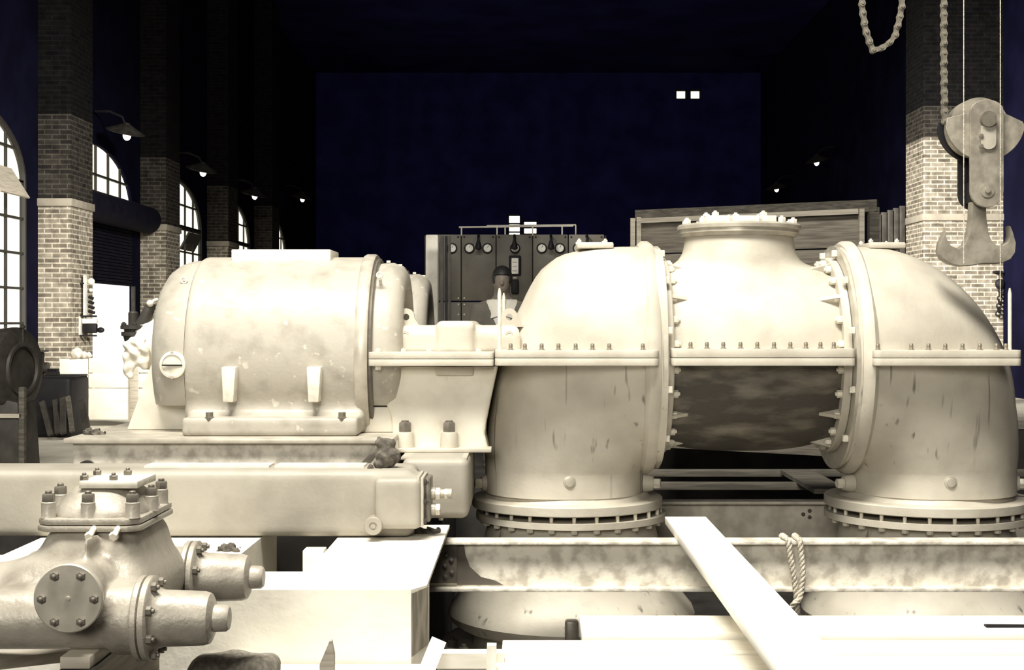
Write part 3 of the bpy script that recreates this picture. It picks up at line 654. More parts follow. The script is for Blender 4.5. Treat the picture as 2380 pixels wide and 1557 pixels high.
# ------------------------------------------------------------------ electric motors
def make_motor():
    t = thing('electric_motor', (-1.2, 7.0, 0.776), 'large pale motor nearest the camera, two tapered lugs on its flank', 'motor', 'pump motors')
    x0, x1 = X(480, 7), X(865, 7) + 0.0
    def f_frame(x, y, z):
        c = s_cyl(x, y, z, ((x0 + x1) / 2, 7.0, ZA), 'x', 0.487, (x1 - x0) / 2, 0.02)
        ft = s_box(x, y, z, ((x0 + x1) / 2 + 0.01, 7.0, 0.80), ((x1 - x0) / 2 - 0.012, 0.60, 0.06), 0.012)
        f = smin(c, ft, 0.10)
        return np.maximum(f, 0.777 - z)
    G().sdf(f_frame, (x0 - 0.03, 6.35, 0.75), (x1 + 0.03, 7.65, 1.66), 0.012).build('motor_frame', 'frame', t, ang=55)
    G().box(X(552, 7), X(778, 7), 6.85, 7.15, ZA + 0.44, Z(583, 7), 0.006).build('terminal_pad', 'motor', t)
    G().ring([(0, 0.46), (0, 0.496), (0.012, 0.503), (0.05, 0.503), (0.06, 0.497), (0.06, 0.46)], (x1 - 0.03, 7.0, ZA), (1, 0, 0), 96).cut((0, 0, 0.80), (0, 0, -1)).build('rim_band', 'machined', t)
    G().ring([(0, 0.46), (0, 0.478), (0.014, 0.482), (0.02, 0.474), (0.02, 0.46)], (x1 + 0.03, 7.0, ZA), (1, 0, 0), 96).cut((0, 0, 0.80), (0, 0, -1)).build('seam_band', 'nut', t)
    # left bell
    G().lathe([(0.0, 0.470), (0.05, 0.468), (0.10, 0.452), (0.145, 0.42), (0.175, 0.375), (0.19, 0.32), (0.195, 0.25), (0.195, 0.0)], (x0, 7.0, ZA), (-1, 0, 0), 80).cut((0, 0, 0.905), (0, 0, -1)).build('end_bell', 'frame', t, ang=50)
    # right bell, open end
    bx = x1 + 0.03
    G().ring([(0.0, 0.455), (0.08, 0.460), (0.125, 0.445), (0.15, 0.41), (0.155, 0.365), (0.15, 0.345), (0.13, 0.34), (0.0, 0.34)], (bx, 7.0, ZA), (1, 0, 0), 80).cut((0, 0, 0.905), (0, 0, -1)).build('open_end_bell', 'frame', t, ang=50)
    G().lathe([(0, 0.33), (0.03, 0.33), (0.035, 0.31), (0.035, 0.0)], (bx + 0.01, 7.0, ZA), (1, 0, 0), 48).cut((0, 0, 0.82), (0, 0, -1)).build('rotor', 'black', t)
    G().cyl((bx, 7.0, ZA), (bx + 0.19, 7.0, ZA), 0.06).build('shaft', 'machined', t)
    # hand-hole cover on the left bell
    p = Vector((X(403, 6.54), 6.53, Z(848, 6.54))); d = Vector((-0.12, -1, -0.05))
    cv = G().lathe([(-0.05, 0.062), (0.0, 0.064), (0.008, 0.062), (0.010, 0.05), (0.005, 0.048), (0.006, 0.0)], p, d, 40).build('hand_hole_cover', 'motor', t)
    G().box(p.x - 0.048, p.x + 0.048, p.y - 0.014, p.y - 0.006, p.z - 0.004, p.z + 0.002).build('slot', 'black', cv)
    for dz in (-0.057, 0.057): rep('cs', lambda g: g.lathe([(0, 0.009), (0.006, 0.008), (0.007, 0)], (0, 0, 0), (0, 0, 1), 12), 'cover_screw', 'machined', t, p + Vector((0, -0.006, dz)), d)
    for u in (535, 732):
        xx = X(u, 6.5); lug = [(xx - 0.034, Z(852, 6.5)), (xx + 0.034, Z(852, 6.5)), (xx + 0.022, Z(934, 6.5)), (xx - 0.026, Z(934, 6.5))]
        G().prism(lug, 'xz', 6.46, 6.64, 0.006).build('lifting_lug', 'bolt', t)
    for u in (487, 795):
        rep('fb', lambda g: g.cyl((0, 0, 0), (0, 0, 0.04), 0.017, n=16).hexn((0, 0, 0.0), (0, 0, 1), 0.022, 0.02), 'foot_bolt', 'nut', t, (X(u, 6.42), 6.42, 0.845))
    # oiler eyes
    for (u, v, yy) in ((431, 652, 6.72), (884, 640, 6.68)):
        q = P(u, v, yy); e = G().ring([(0.012 + 0.005 * math.cos(a), 0.013 + 0.005 * math.sin(a)) for a in np.linspace(0, 2 * PI, 9)[:-1]], q + Vector((0, -0.02, 0)), (0, -1, 0), 20)
        e.cyl(q + Vector((0, -0.006, -0.015)), q + Vector((0, 0.03, -0.05)), 0.008, n=10); e.build('eye_bolt', 'motor', t)
    for u in (882, 905, 932): rep('bellbolt', lambda g: g.hexn((0, 0, 0), (0, 0, 1), 0.011, 0.012), 'bell_bolt', 'bolt', t, (X(u, 7), 7.0 - 0.04, ZA + (0.458 if u < 920 else 0.440)))
    # pedestals under the bells
    G().prism([(-1.80, 1.14), (-1.935, 0.777), (-1.50, 0.777), (-1.50, 0.9), (-1.70, 0.9), (-1.76, 1.0)], 'xz', 6.78, 7.4, 0.006).build('outer_pedestal', 'motor', t)
    G().box(x1 - 0.02, x1 + 0.19, 6.62, 7.4, 0.777, 0.898, 0.006).build('inner_pedestal', 'motor', t)
    return t
MO = make_motor()
M2 = copy_tree(MO); M2.location.y += 1.62
M2['label'] = 'second pale motor standing behind the first, only its arched open end showing'
# outboard bearing with oil pump at the left motor end
t = thing('outboard_bearing', (-1.87, 7.0, 0.95), 'pale round bearing housing at the left end of the near motor', 'bearing')
G().lathe([(0, 0.0), (0.0, 0.06), (0.02, 0.10), (0.06, 0.125), (0.12, 0.13), (0.16, 0.12)], (-1.972, 7.0, Z(800, 7)), (1, 0, 0), 40).build('housing', 'motor', t)
t = thing('oil_pump', (X(318, 7), 6.95, 1.15), 'dark flanged pump fitting with a slanting handle above a draped cloth, left of the motor', 'pump')
xx, yy = X(318, 7), 6.95
G().lathe([(1.14, 0.03), (1.20, 0.045), (1.228, 0.052), (1.232, 0.062), (1.25, 0.062), (1.252, 0.048), (1.262, 0.048), (1.264, 0.066), (1.282, 0.066), (1.286, 0.03)], (xx, yy, 0), (0, 0, 1), 32).build('pump_body', 'dark', t)
G().lathe([(1.28, 0.024), (1.345, 0.024), (1.352, 0.018), (1.356, 0)], (xx - 0.004, yy, 0), (0, 0, 1), 20).build('spindle', 'dark', t)
G().tube([P(326, 757, 6.95), P(338, 740, 6.95), P(348, 715, 6.95), P(353, 705, 6.95)], [0.03, 0.032, 0.026, 0.022], 14).build('handle_arm', 'dark', t)
G().sph(P(349, 705, 6.93), 0.018).cyl(P(352, 702, 6.94), P(363, 696, 6.95), 0.008).sph(P(364, 696, 6.95), 0.009).build('ball_knob', 'bolt', t)
for a in range(6): rep('nut_s', lambda g: g.hexn((0, 0, 0), (0, 0, 1), 0.011, 0.012, 0.006), 'nut', 'dark', t, (xx + 0.056 * math.cos(a), yy + 0.056 * math.sin(a), 1.282))
def f_cl(x, y, z):
    f = s_ell(x, y, z, P(318, 812, 6.88), (0.056, 0.05, 0.062))
    for u0, v0, u1, v1, r0, r1 in ((300, 800, 292, 868, 0.026, 0.012), (330, 812, 338, 852, 0.034, 0.02), (312, 820, 306, 872, 0.03, 0.012)): f = smin(f, s_cap(x, y, z, P(u0, v0, 6.86), P(u1, v1, 6.85), r0, r1), 0.022)
    w = x * 95 + z * 60 + 2.0 * np.sin(z * 32)
    return f + 0.006 * np.sin(w) + 0.003 * np.sin(x * 40 - z * 110)
tag(G().sdf(f_cl, (-2.12, 6.75, 0.98), (-1.84, 7.05, 1.28), 0.007).build('draped_cloth', 'cloth', ang=80), 'pale cloth draped below the dark oil pump, left of the motor', 'cloth')

# ------------------------------------------------------------------ bedplate, sump, oil cooler
t = thing('bedplate', (-1.3, 7.7, 0.42), 'long stained cast-iron bedplate under the motors', 'bedplate')
bxa, bxb = X(150, 6.3), X(915, 6.3)
G().box(bxa + 0.03, bxb, 6.32, 9.35, 0.42, 0.755, 0.008).build('bed_body', M['joist'], t)
G().box(bxa, bxb + 0.0, 6.28, 9.38, 0.752, 0.776, 0.004).build('top_plate', 'machined', t)
G().ring([(0.0, 0.03), (0.0, 0.042), (0.02, 0.042), (0.02, 0.03)], (X(200, 6.3), 6.322, Z(1092, 6.3)), (0, -1, 0), 32).build('hand_hole_rim', 'dark', t)
t = thing('foundation_block', (-1.35, 7.8, -1.0), 'concrete block carrying the bedplate, hidden low behind the long oil cooler', 'foundation')
G().box(-2.2, -0.50, 6.30, 9.5, -1.0, 0.412).build('block', 'pit', t)
t = thing('oil_sump', (-0.40, 6.45, 0.414), 'rounded pale sump box under the bearing pedestal, behind the pipe fittings', 'tank')
G().box(X(935, 6.25), X(1090, 6.25), 6.22, 6.95, Z(1204, 6.25), Z(1064, 6.25), 0.035, 5).build('tank_body', 'coolpaint', t)
G().box(X(930, 6.25), X(1085, 6.25), 6.26, 6.95, 0.682, 0.692, 0.002).build('lid', 'machined', t)
for u in (985, 1025): rep('sb', lambda g: g.hexn((0, 0, 0), (0, 0, -1), 0.012, 0.018), 'sump_bolt', 'bolt', t, (X(u, 6.3), 6.30, 0.424))
t = thing('oil_cooler', (-1.3, 5.97, 0.404), 'long pale box-shaped oil cooler lying across the plinth in front of the motor', 'cooler')
cx0, cx1 = -2.45, X(960, 5.8)
def f_cool(x, y, z):
    b = s_box(x, y, z, ((cx0 + cx1) / 2, 5.98, 0.543), ((cx1 - cx0) / 2, 0.17, 0.139), 0.035)
    e = s_box(x, y, z, (X(925, 5.75), 5.86, 0.553), (0.095, 0.13, 0.105), 0.022)
    return smin(b, e, 0.03)
G().sdf(f_cool, (cx0 - 0.02, 5.66, 0.38), (X(985, 5.75) + 0.03, 6.2, 0.71), 0.011).build('cooler_body', 'coolpaint', t, ang=60)
xe = X(968, 5.75)
ep = G().box(xe, xe + 0.014, 5.74, 5.99, 0.455, 0.665, 0.006).box(xe + 0.016, xe + 0.03, 5.745, 5.985, 0.46, 0.66, 0.006).build('end_plate', 'machined', t)
for dy, dz in ((5.76, 0.64), (5.97, 0.64), (5.76, 0.48), (5.97, 0.48), (5.76, 0.56), (5.87, 0.645)): rep('nut_s', lambda g: g.hexn((0, 0, 0), (0, 0, 1), 0.011, 0.012, 0.006), 'nut', 'nut', t, (xe + 0.03, dy, dz), (1, 0, 0))
hd = G().box(xe + 0.03, xe + 0.055, 5.79, 5.94, 0.47, 0.655, 0.01).build('header_box', 'nut', t)
for v, u1, nm in ((1147, 1050, 'upper'), (1183, 1014, 'lower')):
    z = Z(v, 5.85); a = xe + 0.055; e = X(u1, 5.85)
    q = G().lathe([(0, 0.026), (0.015, 0.026), (0.016, 0.019), (e - a - 0.02, 0.018), (e - a - 0.018, 0.021), (e - a, 0.021), (e - a, 0)], (a, 5.85, z), (1, 0, 0), 24).build('pipe_stub', 'machined', t)
    G().hexn((a + 0.018, 5.85, z), (1, 0, 0), 0.027, 0.02).build('union_nut', 'bolt', q)
    if nm == 'upper': G().hexn((a + 0.055, 5.85, z), (1, 0, 0), 0.022, 0.014).build('union_nut', 'bolt', q)
pc = P(868, 1222, 5.725)
G().lathe([(-0.09, 0.037), (0.012, 0.037), (0.016, 0.034), (0.016, 0.017), (0.012, 0.015), (0.012, 0.010), (0.017, 0.009), (0.018, 0.0)], pc, (0, -1, 0), 40).build('drain_plug', 'coolpaint', t)
G().box(X(345, 6.0), X(632, 6.0), 5.93, 6.06, 0.682, 0.690).build('strip_plate', 'bolt', t)
G().box(X(645, 6.0), X(850, 6.0), 5.93, 6.06, 0.682, 0.690).build('strip_plate', 'bolt', t)

def blob(name, label, pts, h, m='rag', noise=0.006, cat='rag', fr=90):
    ps = [(Vector(p), r) for p, r in pts]
    def f(x, y, z):
        d = None
        for p, r in ps:
            e = np.sqrt((x - p.x) ** 2 + (y - p.y) ** 2 + (z - p.z) ** 2) - r; d = e if d is None else smin(d, e, 0.5 * r)
        return d + noise * (np.sin(x * fr + 2 * np.sin(z * fr * 0.7)) * np.cos(z * fr * 0.9 + y * fr * 0.6) + 0.6 * np.sin((x + y) * fr * 2.1 + z * fr * 1.3))
    lo = [min(p[i] - r - 0.03 for p, r in ps) for i in range(3)]; hi = [max(p[i] + r + 0.03 for p, r in ps) for i in range(3)]
    zb = min(p.z - r * 0.75 for p, r in ps)
    g = G().sdf(lambda x, y, z: np.maximum(f(x, y, z), zb - z), lo, hi, h)
    return tag(g.build(name, m, ang=80), label, cat)
blob('oily_rag', 'dark knotted rag sitting on the right end of the long oil cooler', [(P(899, 1062, 5.93), 0.046), (P(915, 1060, 5.92), 0.03), (P(896, 1034, 5.93), 0.030), (P(884, 1027, 5.93), 0.020), (P(908, 1030, 5.93), 0.02), (P(880, 1080, 5.91), 0.022), (P(862, 1086, 5.90), 0.013)], 0.005, noise=0.0035)
g = G().prism([(X(838, 6.1), 0.684), (X(862, 6.1), 0.684), (X(886, 6.1), 0.752), (X(878, 6.1), 0.758)], 'xz', 6.10, 6.13, 0.003)
tag(g.build('timber_wedge', 'oldtimber'), 'small dark wedge leaning behind the knotted rag on the oil cooler', 'wedge')
blob('oily_rag', 'crumpled dark rag lying on the pale concrete left of the pit, below the oil cooler', [(P(515, 1280, 5.5), 0.020), (P(532, 1277, 5.5), 0.026), (P(548, 1282, 5.48), 0.018)], 0.004, noise=0.005, fr=150)
blob('oily_rag', 'flattened greyish rag on the plinth right under the pipe fittings', [(P(975, 1236, 5.95), 0.022), (P(1000, 1240, 5.95), 0.026), (P(1015, 1235, 5.97), 0.016)], 0.004, noise=0.005, fr=150)
blob('oily_rag', 'dark rag lying along the left end of the bedplate top', [(P(205, 1006, 6.5), 0.022), (P(222, 1008, 6.5), 0.026), (P(240, 1010, 6.5), 0.014)], 0.004, noise=0.006, fr=140)

# ------------------------------------------------------------------ concrete plinth and pit fittings
PZ = 0.40
t = thing('concrete_plinth', (-1.2, 5.4, -1.0), 'glaring pale concrete plinth with an arm running back to the sump, centre foreground', 'plinth')
plan = [(-2.6, 4.70), (-0.386, 4.70), (-0.338, 4.78), (-0.338, 4.90), (-0.47, 4.90), (-0.47, 6.20), (-0.785, 6.20), (-0.785, 5.04), (-1.104, 5.04), (-1.104, 6.20), (-2.02, 6.20), (-2.02, 5.40), (-2.6, 5.40)]
G().prism(plan, 'xy', -1.0, PZ, 0.0).build('plinth_body', 'concrete', t, smooth=False)
G().raw([(-0.381, 4.697, PZ - 0.012), (-0.333, 4.777, PZ - 0.004), (-0.333, 4.777, 0.20), (-0.381, 4.697, 0.175), (-0.39, 4.705, PZ - 0.012), (-0.342, 4.785, PZ - 0.004), (-0.342, 4.785, 0.20), (-0.39, 4.705, 0.175)],
        [(0, 1, 2, 3), (7, 6, 5, 4), (0, 4, 5, 1), (1, 5, 6, 2), (2, 6, 7, 3), (3, 7, 4, 0)]).build('corner_facing', 'endgrain', t, smooth=False)
G().box(-0.469, -0.338, 4.902, 6.2, PZ - 0.014, PZ).build('top_slab', 'concrete', t)
G().box(-0.468, -0.455, 4.905, 6.14, -1.0, PZ - 0.016).build('dark_side_sheet', 'black', t)  # added black sheet that makes the recess beneath the slab dark
t = thing('concrete_ledge', (-0.7, 4.5, -1.0), 'low concrete ledge along the bottom edge before the plinth', 'ledge')
G().box(-1.0, -0.30, 4.42, 4.69, -1.0, 0.155, 0.01).build('ledge_block', 'concrete', t)
tag(G().box(X(712, 5.85), X(760, 5.85), 5.75, 5.85, -1.0, 0.36, 0.004).build('timber_post', 'plank'), 'short pale timber post standing in the pit under the oil cooler', 'post')
tag(G().box(X(742, 5.6), X(756, 5.6), 5.6, 5.65, -1.0, 0.30, 0.003).build('timber_post', 'endgrain'), 'narrow grey post beside the pale one in the pit under the oil cooler', 'post')
def f_st(x, y, z): return s_box(x, y, z, (X(545, 4.3), 4.3, 0.05), (0.14, 0.09, Z(1522, 4.3) - 0.05), 0.05) + 0.008 * np.sin(x * 40) * np.cos(z * 35 + y * 20)
tag(G().sdf(lambda x, y, z: np.maximum(f_st(x, y, z), -0.12 - z), (X(545, 4.3) - 0.18, 4.17, -0.14), (X(545, 4.3) + 0.18, 4.43, 0.33), 0.012).build('rough_stone', 'endgrain', ang=60), 'rounded dark broken stone at the bottom edge, right of the valve', 'stone')
tag(G().box(X(545, 4.3) - 0.14, X(545, 4.3) + 0.14, 4.2, 4.4, -1.0, -0.12).build('packing_block', 'pit'), 'concrete packing under the broken stone', 'block')
t = G().prism([(X(735, 4.35), -0.4), (X(775, 4.35), -0.4), (X(778, 4.35), Z(1520, 4.35)), (X(772, 4.35), Z(1488, 4.35)), (X(768, 4.35), Z(1486, 4.35)), (X(745, 4.35), Z(1540, 4.35))], 'xz', 4.33, 4.36)
tag(t.build('timber_stake', 'board'), 'pointed splinter of timber sticking up at the bottom edge before the plinth', 'stake')

# ------------------------------------------------------------------ steel joists
def joist(name, label, x0, x1, yc, zt, h, w, m, tf=0.016, tw=0.012, group=None):
    t = thing(name, ((x0 + x1) / 2, yc, zt - h), label, 'girder', group)
    G().box(x0, x1, yc - w / 2, yc + w / 2, zt - tf, zt, 0.003).build('top_flange', m, t)
    G().box(x0, x1, yc - tw / 2, yc + tw / 2, zt - h + tf, zt - tf).build('web', m, t)
    G().box(x0, x1, yc - w / 2, yc + w / 2, zt - h, zt - h + tf, 0.003).build('bottom_flange', m, t)
    return t
ZJ = Z(1255, 6.15)
J1 = joist('steel_joist', 'pale flaking steel joist in front of the pump, roped near its middle', -0.45, 4.2, 6.17, ZJ, 0.222, 0.11, 'joist')
g = G().box(-0.44, X(1062, 6.15), 6.150, 6.163, ZJ - 0.19, ZJ - 0.02, 0.001); cl = g.build('end_cleat', 'joistdark', J1); cl['label'] = 'dark primed riveted cleat'
for u, v in ((1036, 1290), (1049, 1302), (1034, 1316), (1050, 1331), (1035, 1341)):
    rep('rivet', lambda g: g.lathe([(0, 0.0115), (0.004, 0.0105), (0.008, 0.006), (0.0095, 0.0)], (0, 0, 0), (0, 0, 1), 14), 'rivet', 'joistdark', J1, (X(u, 6.15), 6.150, Z(v, 6.15)), (0, -1, 0))
g = G().prism([(X(1062, 6.15), ZJ - 0.02), (X(1078, 6.15), ZJ - 0.02), (X(1082, 6.15), ZJ - 0.07), (X(1092, 6.15), ZJ - 0.12), (X(1118, 6.15), ZJ - 0.165), (X(1150, 6.15), ZJ - 0.18), (X(1170, 6.15), ZJ - 0.20), (X(1062, 6.15), ZJ - 0.20)], 'xz', 6.1615, 6.1645)
g.build('primer_patch', 'joistdark', J1)
J2 = joist('steel_joist', 'mottled grey girder behind, seen between the feet of the two bends', 0.1, 3.6, 7.72, Z(1166, 7.66), 0.32, 0.12, 'fargirder')
for u, v in ((1868, 1196), (1883, 1188), (1883, 1203)): rep('rivet', None, 'rivet', 'fargirder', J2, (X(u, 7.7), 7.714, Z(v, 7.7)), (0, -1, 0))
for zc, yy, lab in ((Z(1128, 8.4), 8.4, 'lower dark timber beam crossing the pit behind the pump casing'), (Z(1098, 8.95), 8.95, 'upper dark timber beam crossing the pit behind the pump casing, farthest back')):
    tag(G().box(0.0, 4.4, yy - 0.03, yy + 0.03, zc - 0.025, zc + 0.02, 0.005).build('timber_beam', 'oldtimber'), lab, 'beam', 'pit timbers behind the pump')
tag(G().box(X(1880, 8.0), X(1960, 8.0), 7.85, 8.9, 0.335, 0.36, mtx=None).build('short_plank', 'oldtimber'), 'short dark board laid over the pit beams behind the right-hand bend', 'plank')
# rope round the front joist
def rope(pts, label, r=0.013):
    P0 = [Vector(p) for p in pts]; fine = []
    for a, b in zip(P0, P0[1:]):
        for i in range(10): fine.append(a.lerp(b, i / 10))
    fine.append(P0[-1])
    for _ in range(4): fine = [fine[0]] + [(fine[i - 1] + fine[i] * 2 + fine[i + 1]) / 4 for i in range(1, len(fine) - 1)] + [fine[-1]]
    t = thing('rope', fine[-1], label, 'rope')
    for s in range(3):
        q = []; acc = 0
        for i, p in enumerate(fine):
            if i: acc += (p - fine[i - 1]).length
            d = (fine[min(i + 1, len(fine) - 1)] - fine[max(i - 1, 0)]).normalized(); e1 = d.cross(Vector((0.3, 1, 0.2))).normalized(); e2 = d.cross(e1); a = acc * 95 + s * 2 * PI / 3
            q.append(p + (e1 * math.cos(a) + e2 * math.sin(a)) * r * 0.52)
        G().tube(q, r * 0.55, 8).build('strand', 'rope', t)
    return t
yb, yf = 6.24, 6.095
rope([(X(1822, 6.2), yb, ZJ - 0.10), (X(1820, 6.2), yb, ZJ + 0.005), (X(1822, 6.15), 6.17, ZJ + 0.016), (X(1832, 6.1), yf, ZJ + 0.01), P(1838, 1300, yf), P(1846, 1340, 6.09), P(1850, 1375, 6.09), P(1854, 1430, 6.10)], 'left loop of knotted manila rope round the front joist')
rope([(X(1850, 6.2), yb, ZJ - 0.10), (X(1850, 6.2), yb, ZJ + 0.005), (X(1850, 6.15), 6.17, ZJ + 0.016), (X(1858, 6.1), yf, ZJ + 0.01), P(1864, 1300, yf), P(1866, 1340, 6.085), P(1862, 1375, 6.08), P(1858, 1395, 6.07), P(1846, 1402, 6.06), P(1838, 1415, 6.08)], 'right loop of manila rope round the front joist, tied below it')

# ------------------------------------------------------------------ planks
def plank(p0, p1, w, h, label, m='plank', grp=None):
    return tag(G().beam(p0, p1, w, h, bev=0.004).build('plank', m), label, 'plank', grp)
def deck(v0, yv, u0, x1, w, th, label, m='plank'):
    z = Z(v0, yv); x0 = X(u0, yv)
    return tag(G().box(x0, x1, yv - w, yv, z - th, z, 0.004).build('plank', m), label, 'plank', 'staging planks before the pump')
tb = [('pale staging plank farthest back of the stepped planks at bottom right', 1430, 5.25, 1345, 0.30, 0.05, -0.0), ('middle staging plank at bottom right, starting left of the flared pipe', 1487, 4.93, 1168, 0.20, 0.06, 0),
      ('front staging plank along the bottom right edge', 1522, 4.70, 1150, 0.30, 0.06, 0)]
for lab, v, y, u, w, th, _ in tb: deck(v, y, u, 3.4, w, th, lab)
zt_ = Z(1430, 5.25)
# bearers under the planks
for xx_, lab in ((0.45, 'hidden left bearer under the staging planks'), (3.0, 'bearer under the right end of the staging planks')):
    tag(G().box(xx_, xx_ + 0.08, 4.35, 5.22, -1.0, Z(1522, 4.70) - 0.062).build('trestle_bearer', 'oldtimber'), lab, 'bearer')
# loose narrow stick with dark gap at right
tag(G().beam(P(2290, 1460, 5.05) + Vector((0, 0, 0.006)), P(2420, 1461, 5.05) + Vector((0, 0, 0.006)), 0.03, 0.012).build('steel_bar', 'black'), 'thin dark pointed bar lying on the planks at the right edge', 'bar')
# the long bright plank running towards the camera
a = Vector((X(1593, 6.62), 6.62, ZJ + 0.021)); b = Vector((X(1905, 3.7), 3.7, ZJ + 0.004))
tag(G().beam(a, b, 0.195, 0.034, bev=0.003).build('plank', 'planky'), 'bright plank laid over the joist, running towards the camera', 'plank')
# small timber frame at the bottom, right of the plinth
tag(G().beam(P(1000, 1531, 4.62), P(1172, 1531, 4.62), 0.06, 0.05).build('timber_batten', 'plank'), 'horizontal pale batten at the bottom edge between two uprights', 'batten')
tag(G().beam(P(1018, 1492, 4.55), P(975, 1600, 4.4), 0.05, 0.03, (0, 1, 0)).build('timber_batten', 'planky'), 'slanting pale upright at the bottom edge beside the plinth corner', 'batten')
tag(G().beam(P(1143, 1497, 4.5), P(1140, 1650, 4.5), 0.03, 0.04, (0, 1, 0)).build('timber_batten', 'planky'), 'right-hand pale upright at the bottom edge before the staging planks', 'batten')
tag(G().box(X(1015, 4.66), X(1160, 4.66), 4.66, 4.72, -1.0, Z(1546, 4.66)).build('timber_sill', 'concrete'), 'pale sill below the horizontal batten at the bottom edge', 'sill')

# ------------------------------------------------------------------ foreground twin valve
t = thing('twin_valve', (-1.15, 3.85, 0.455), 'heavy twin-branch valve with a bolted bonnet in the left foreground', 'valve')
ya, yr, za = 3.62, 4.20, 0.533
def f_valve(x, y, z):
    ch = s_box(x, y, z, (-1.165, 3.90, 0.63), (0.135, 0.20, 0.125), 0.07)
    lowc = s_box(x, y, z, (-1.19, 3.90, 0.56), (0.19, 0.26, 0.09), 0.075)
    p1 = s_cyl(x, y, z, (-1.30, ya, za), 'x', 0.078, 0.305, 0.01); p2 = s_cyl(x, y, z, (-1.25, yr, za), 'x', 0.078, 0.24, 0.01)
    ds = s_cyl(x, y, z, (X(160, 3.5), 3.60, Z(1390, 3.47)), 'y', 0.070, 0.125, 0.01)
    r1 = s_cyl(x, y, z, (-1.03, ya, za), 'x', 0.092, 0.035, 0.01); r2 = s_cyl(x, y, z, (-1.05, yr, za), 'x', 0.092, 0.035, 0.01)
    lp = s_cap(x, y, z, (-1.62, 3.74, 0.555), (-1.30, 3.78, 0.575), 0.085)
    f = smin(ch, lowc, 0.07); f = smin(f, p1, 0.04); f = smin(f, p2, 0.04); f = smin(f, ds, 0.02); f = smin(f, r1, 0.02); f = smin(f, r2, 0.02); f = smin(f, lp, 0.06)
    rib = np.maximum(np.abs(x - X(196, 3.6) - 0.05 * (z - 0.70)) - 0.006, s_box(x, y, z, (X(190, 3.6), 3.66, 0.705), (0.02, 0.05, 0.035), 0.01))
    return np.minimum(smin(f, rib, 0.015), 9)
G().sdf(f_valve, (-1.66, 3.42, 0.41), (-0.96, 4.34, 0.80), 0.0095).build('valve_body', 'bronze', t, ang=60)
def oct_plan(cx, cy, hx, hy, c):
    return [(cx - hx + c, cy - hy), (cx + hx - c, cy - hy), (cx + hx, cy - hy + c), (cx + hx, cy + hy - c), (cx + hx - c, cy + hy), (cx - hx + c, cy + hy), (cx - hx, cy + hy - c), (cx - hx, cy - hy + c)]
bcx, bcy = -1.165, 3.90
G().prism(oct_plan(bcx, bcy, 0.140, 0.195, 0.03), 'xy', 0.742, 0.758, 0.004).build('body_flange', 'bronze', t)
G().prism(oct_plan(bcx, bcy, 0.137, 0.192, 0.03), 'xy', 0.760, 0.777, 0.004).build('bonnet_flange', 'bronze', t)
def f_bon(x, y, z):
    q = np.clip((z - 0.77) / 0.08, 0, 1); sx = 0.128 - 0.056 * q ** 1.7; sy = 0.178 - 0.088 * q ** 1.7
    k_ = ((np.abs(x - bcx) / sx) ** 3 + (np.abs(y - bcy) / sy) ** 3) ** (1 / 3)
    return np.maximum(np.maximum((k_ - 1) * sx, z - 0.848), 0.765 - z)
G().sdf(f_bon, (bcx - 0.16, bcy - 0.2, 0.755), (bcx + 0.16, bcy + 0.2, 0.86), 0.008).build('bonnet', 'bronze', t, ang=60)
G().box(X(186, 3.8), X(322, 3.8), 3.79, 3.98, 0.848, 0.868, 0.003).build('top_plate', 'bolt', t)
for (x_, y_) in ((X(196, 3.82), 3.82), (X(264, 3.82), 3.82), (X(226, 3.95), 3.95), (X(297, 3.95), 3.95)):
    rep('tb', lambda g: g.hexn((0, 0, 0), (0, 0, 1), 0.0115, 0.013, 0.007), 'top_plate_bolt', 'nut', t, (x_, y_, 0.868))
def boss(g): return g.lathe([(0, 0.021), (0.004, 0.019), (0.04, 0.019), (0.042, 0.017), (0.042, 0)], (0, 0, 0), (0, 0, 1), 20)
for (x_, y_) in ((X(113, 3.74), 3.74), (X(205, 3.735), 3.735), (X(308, 3.735), 3.735), (X(352, 3.88), 3.88), (X(375, 4.03), 4.03), (X(138, 3.90), 3.91), (X(240, 4.06), 4.06)):
    q = rep('boss', boss, 'stud_boss', 'bronze', t, (x_, y_, 0.777))
    n_ = G().hexn((0, 0, 0.042), (0, 0, 1), 0.017, 0.022, 0.008, 0.009)
    rep('bnut', lambda g: g.hexn((0, 0, 0.042), (0, 0, 1), 0.017, 0.022, 0.008, 0.009), 'bonnet_nut', 'nut', t, (x_, y_, 0.777)); n_.bm.free()
for u in (216, 272):
    rep('tbolt', lambda g: g.cyl((0, 0, -0.01), (0, 0, 0.03), 0.008, n=12).hexn((0, 0, 0.03), (0, 0, 1), 0.0125, 0.014), 'jacking_bolt', 'bolt', t, (X(u, 3.7), 3.705, 0.75), (0, -1, -0.35))
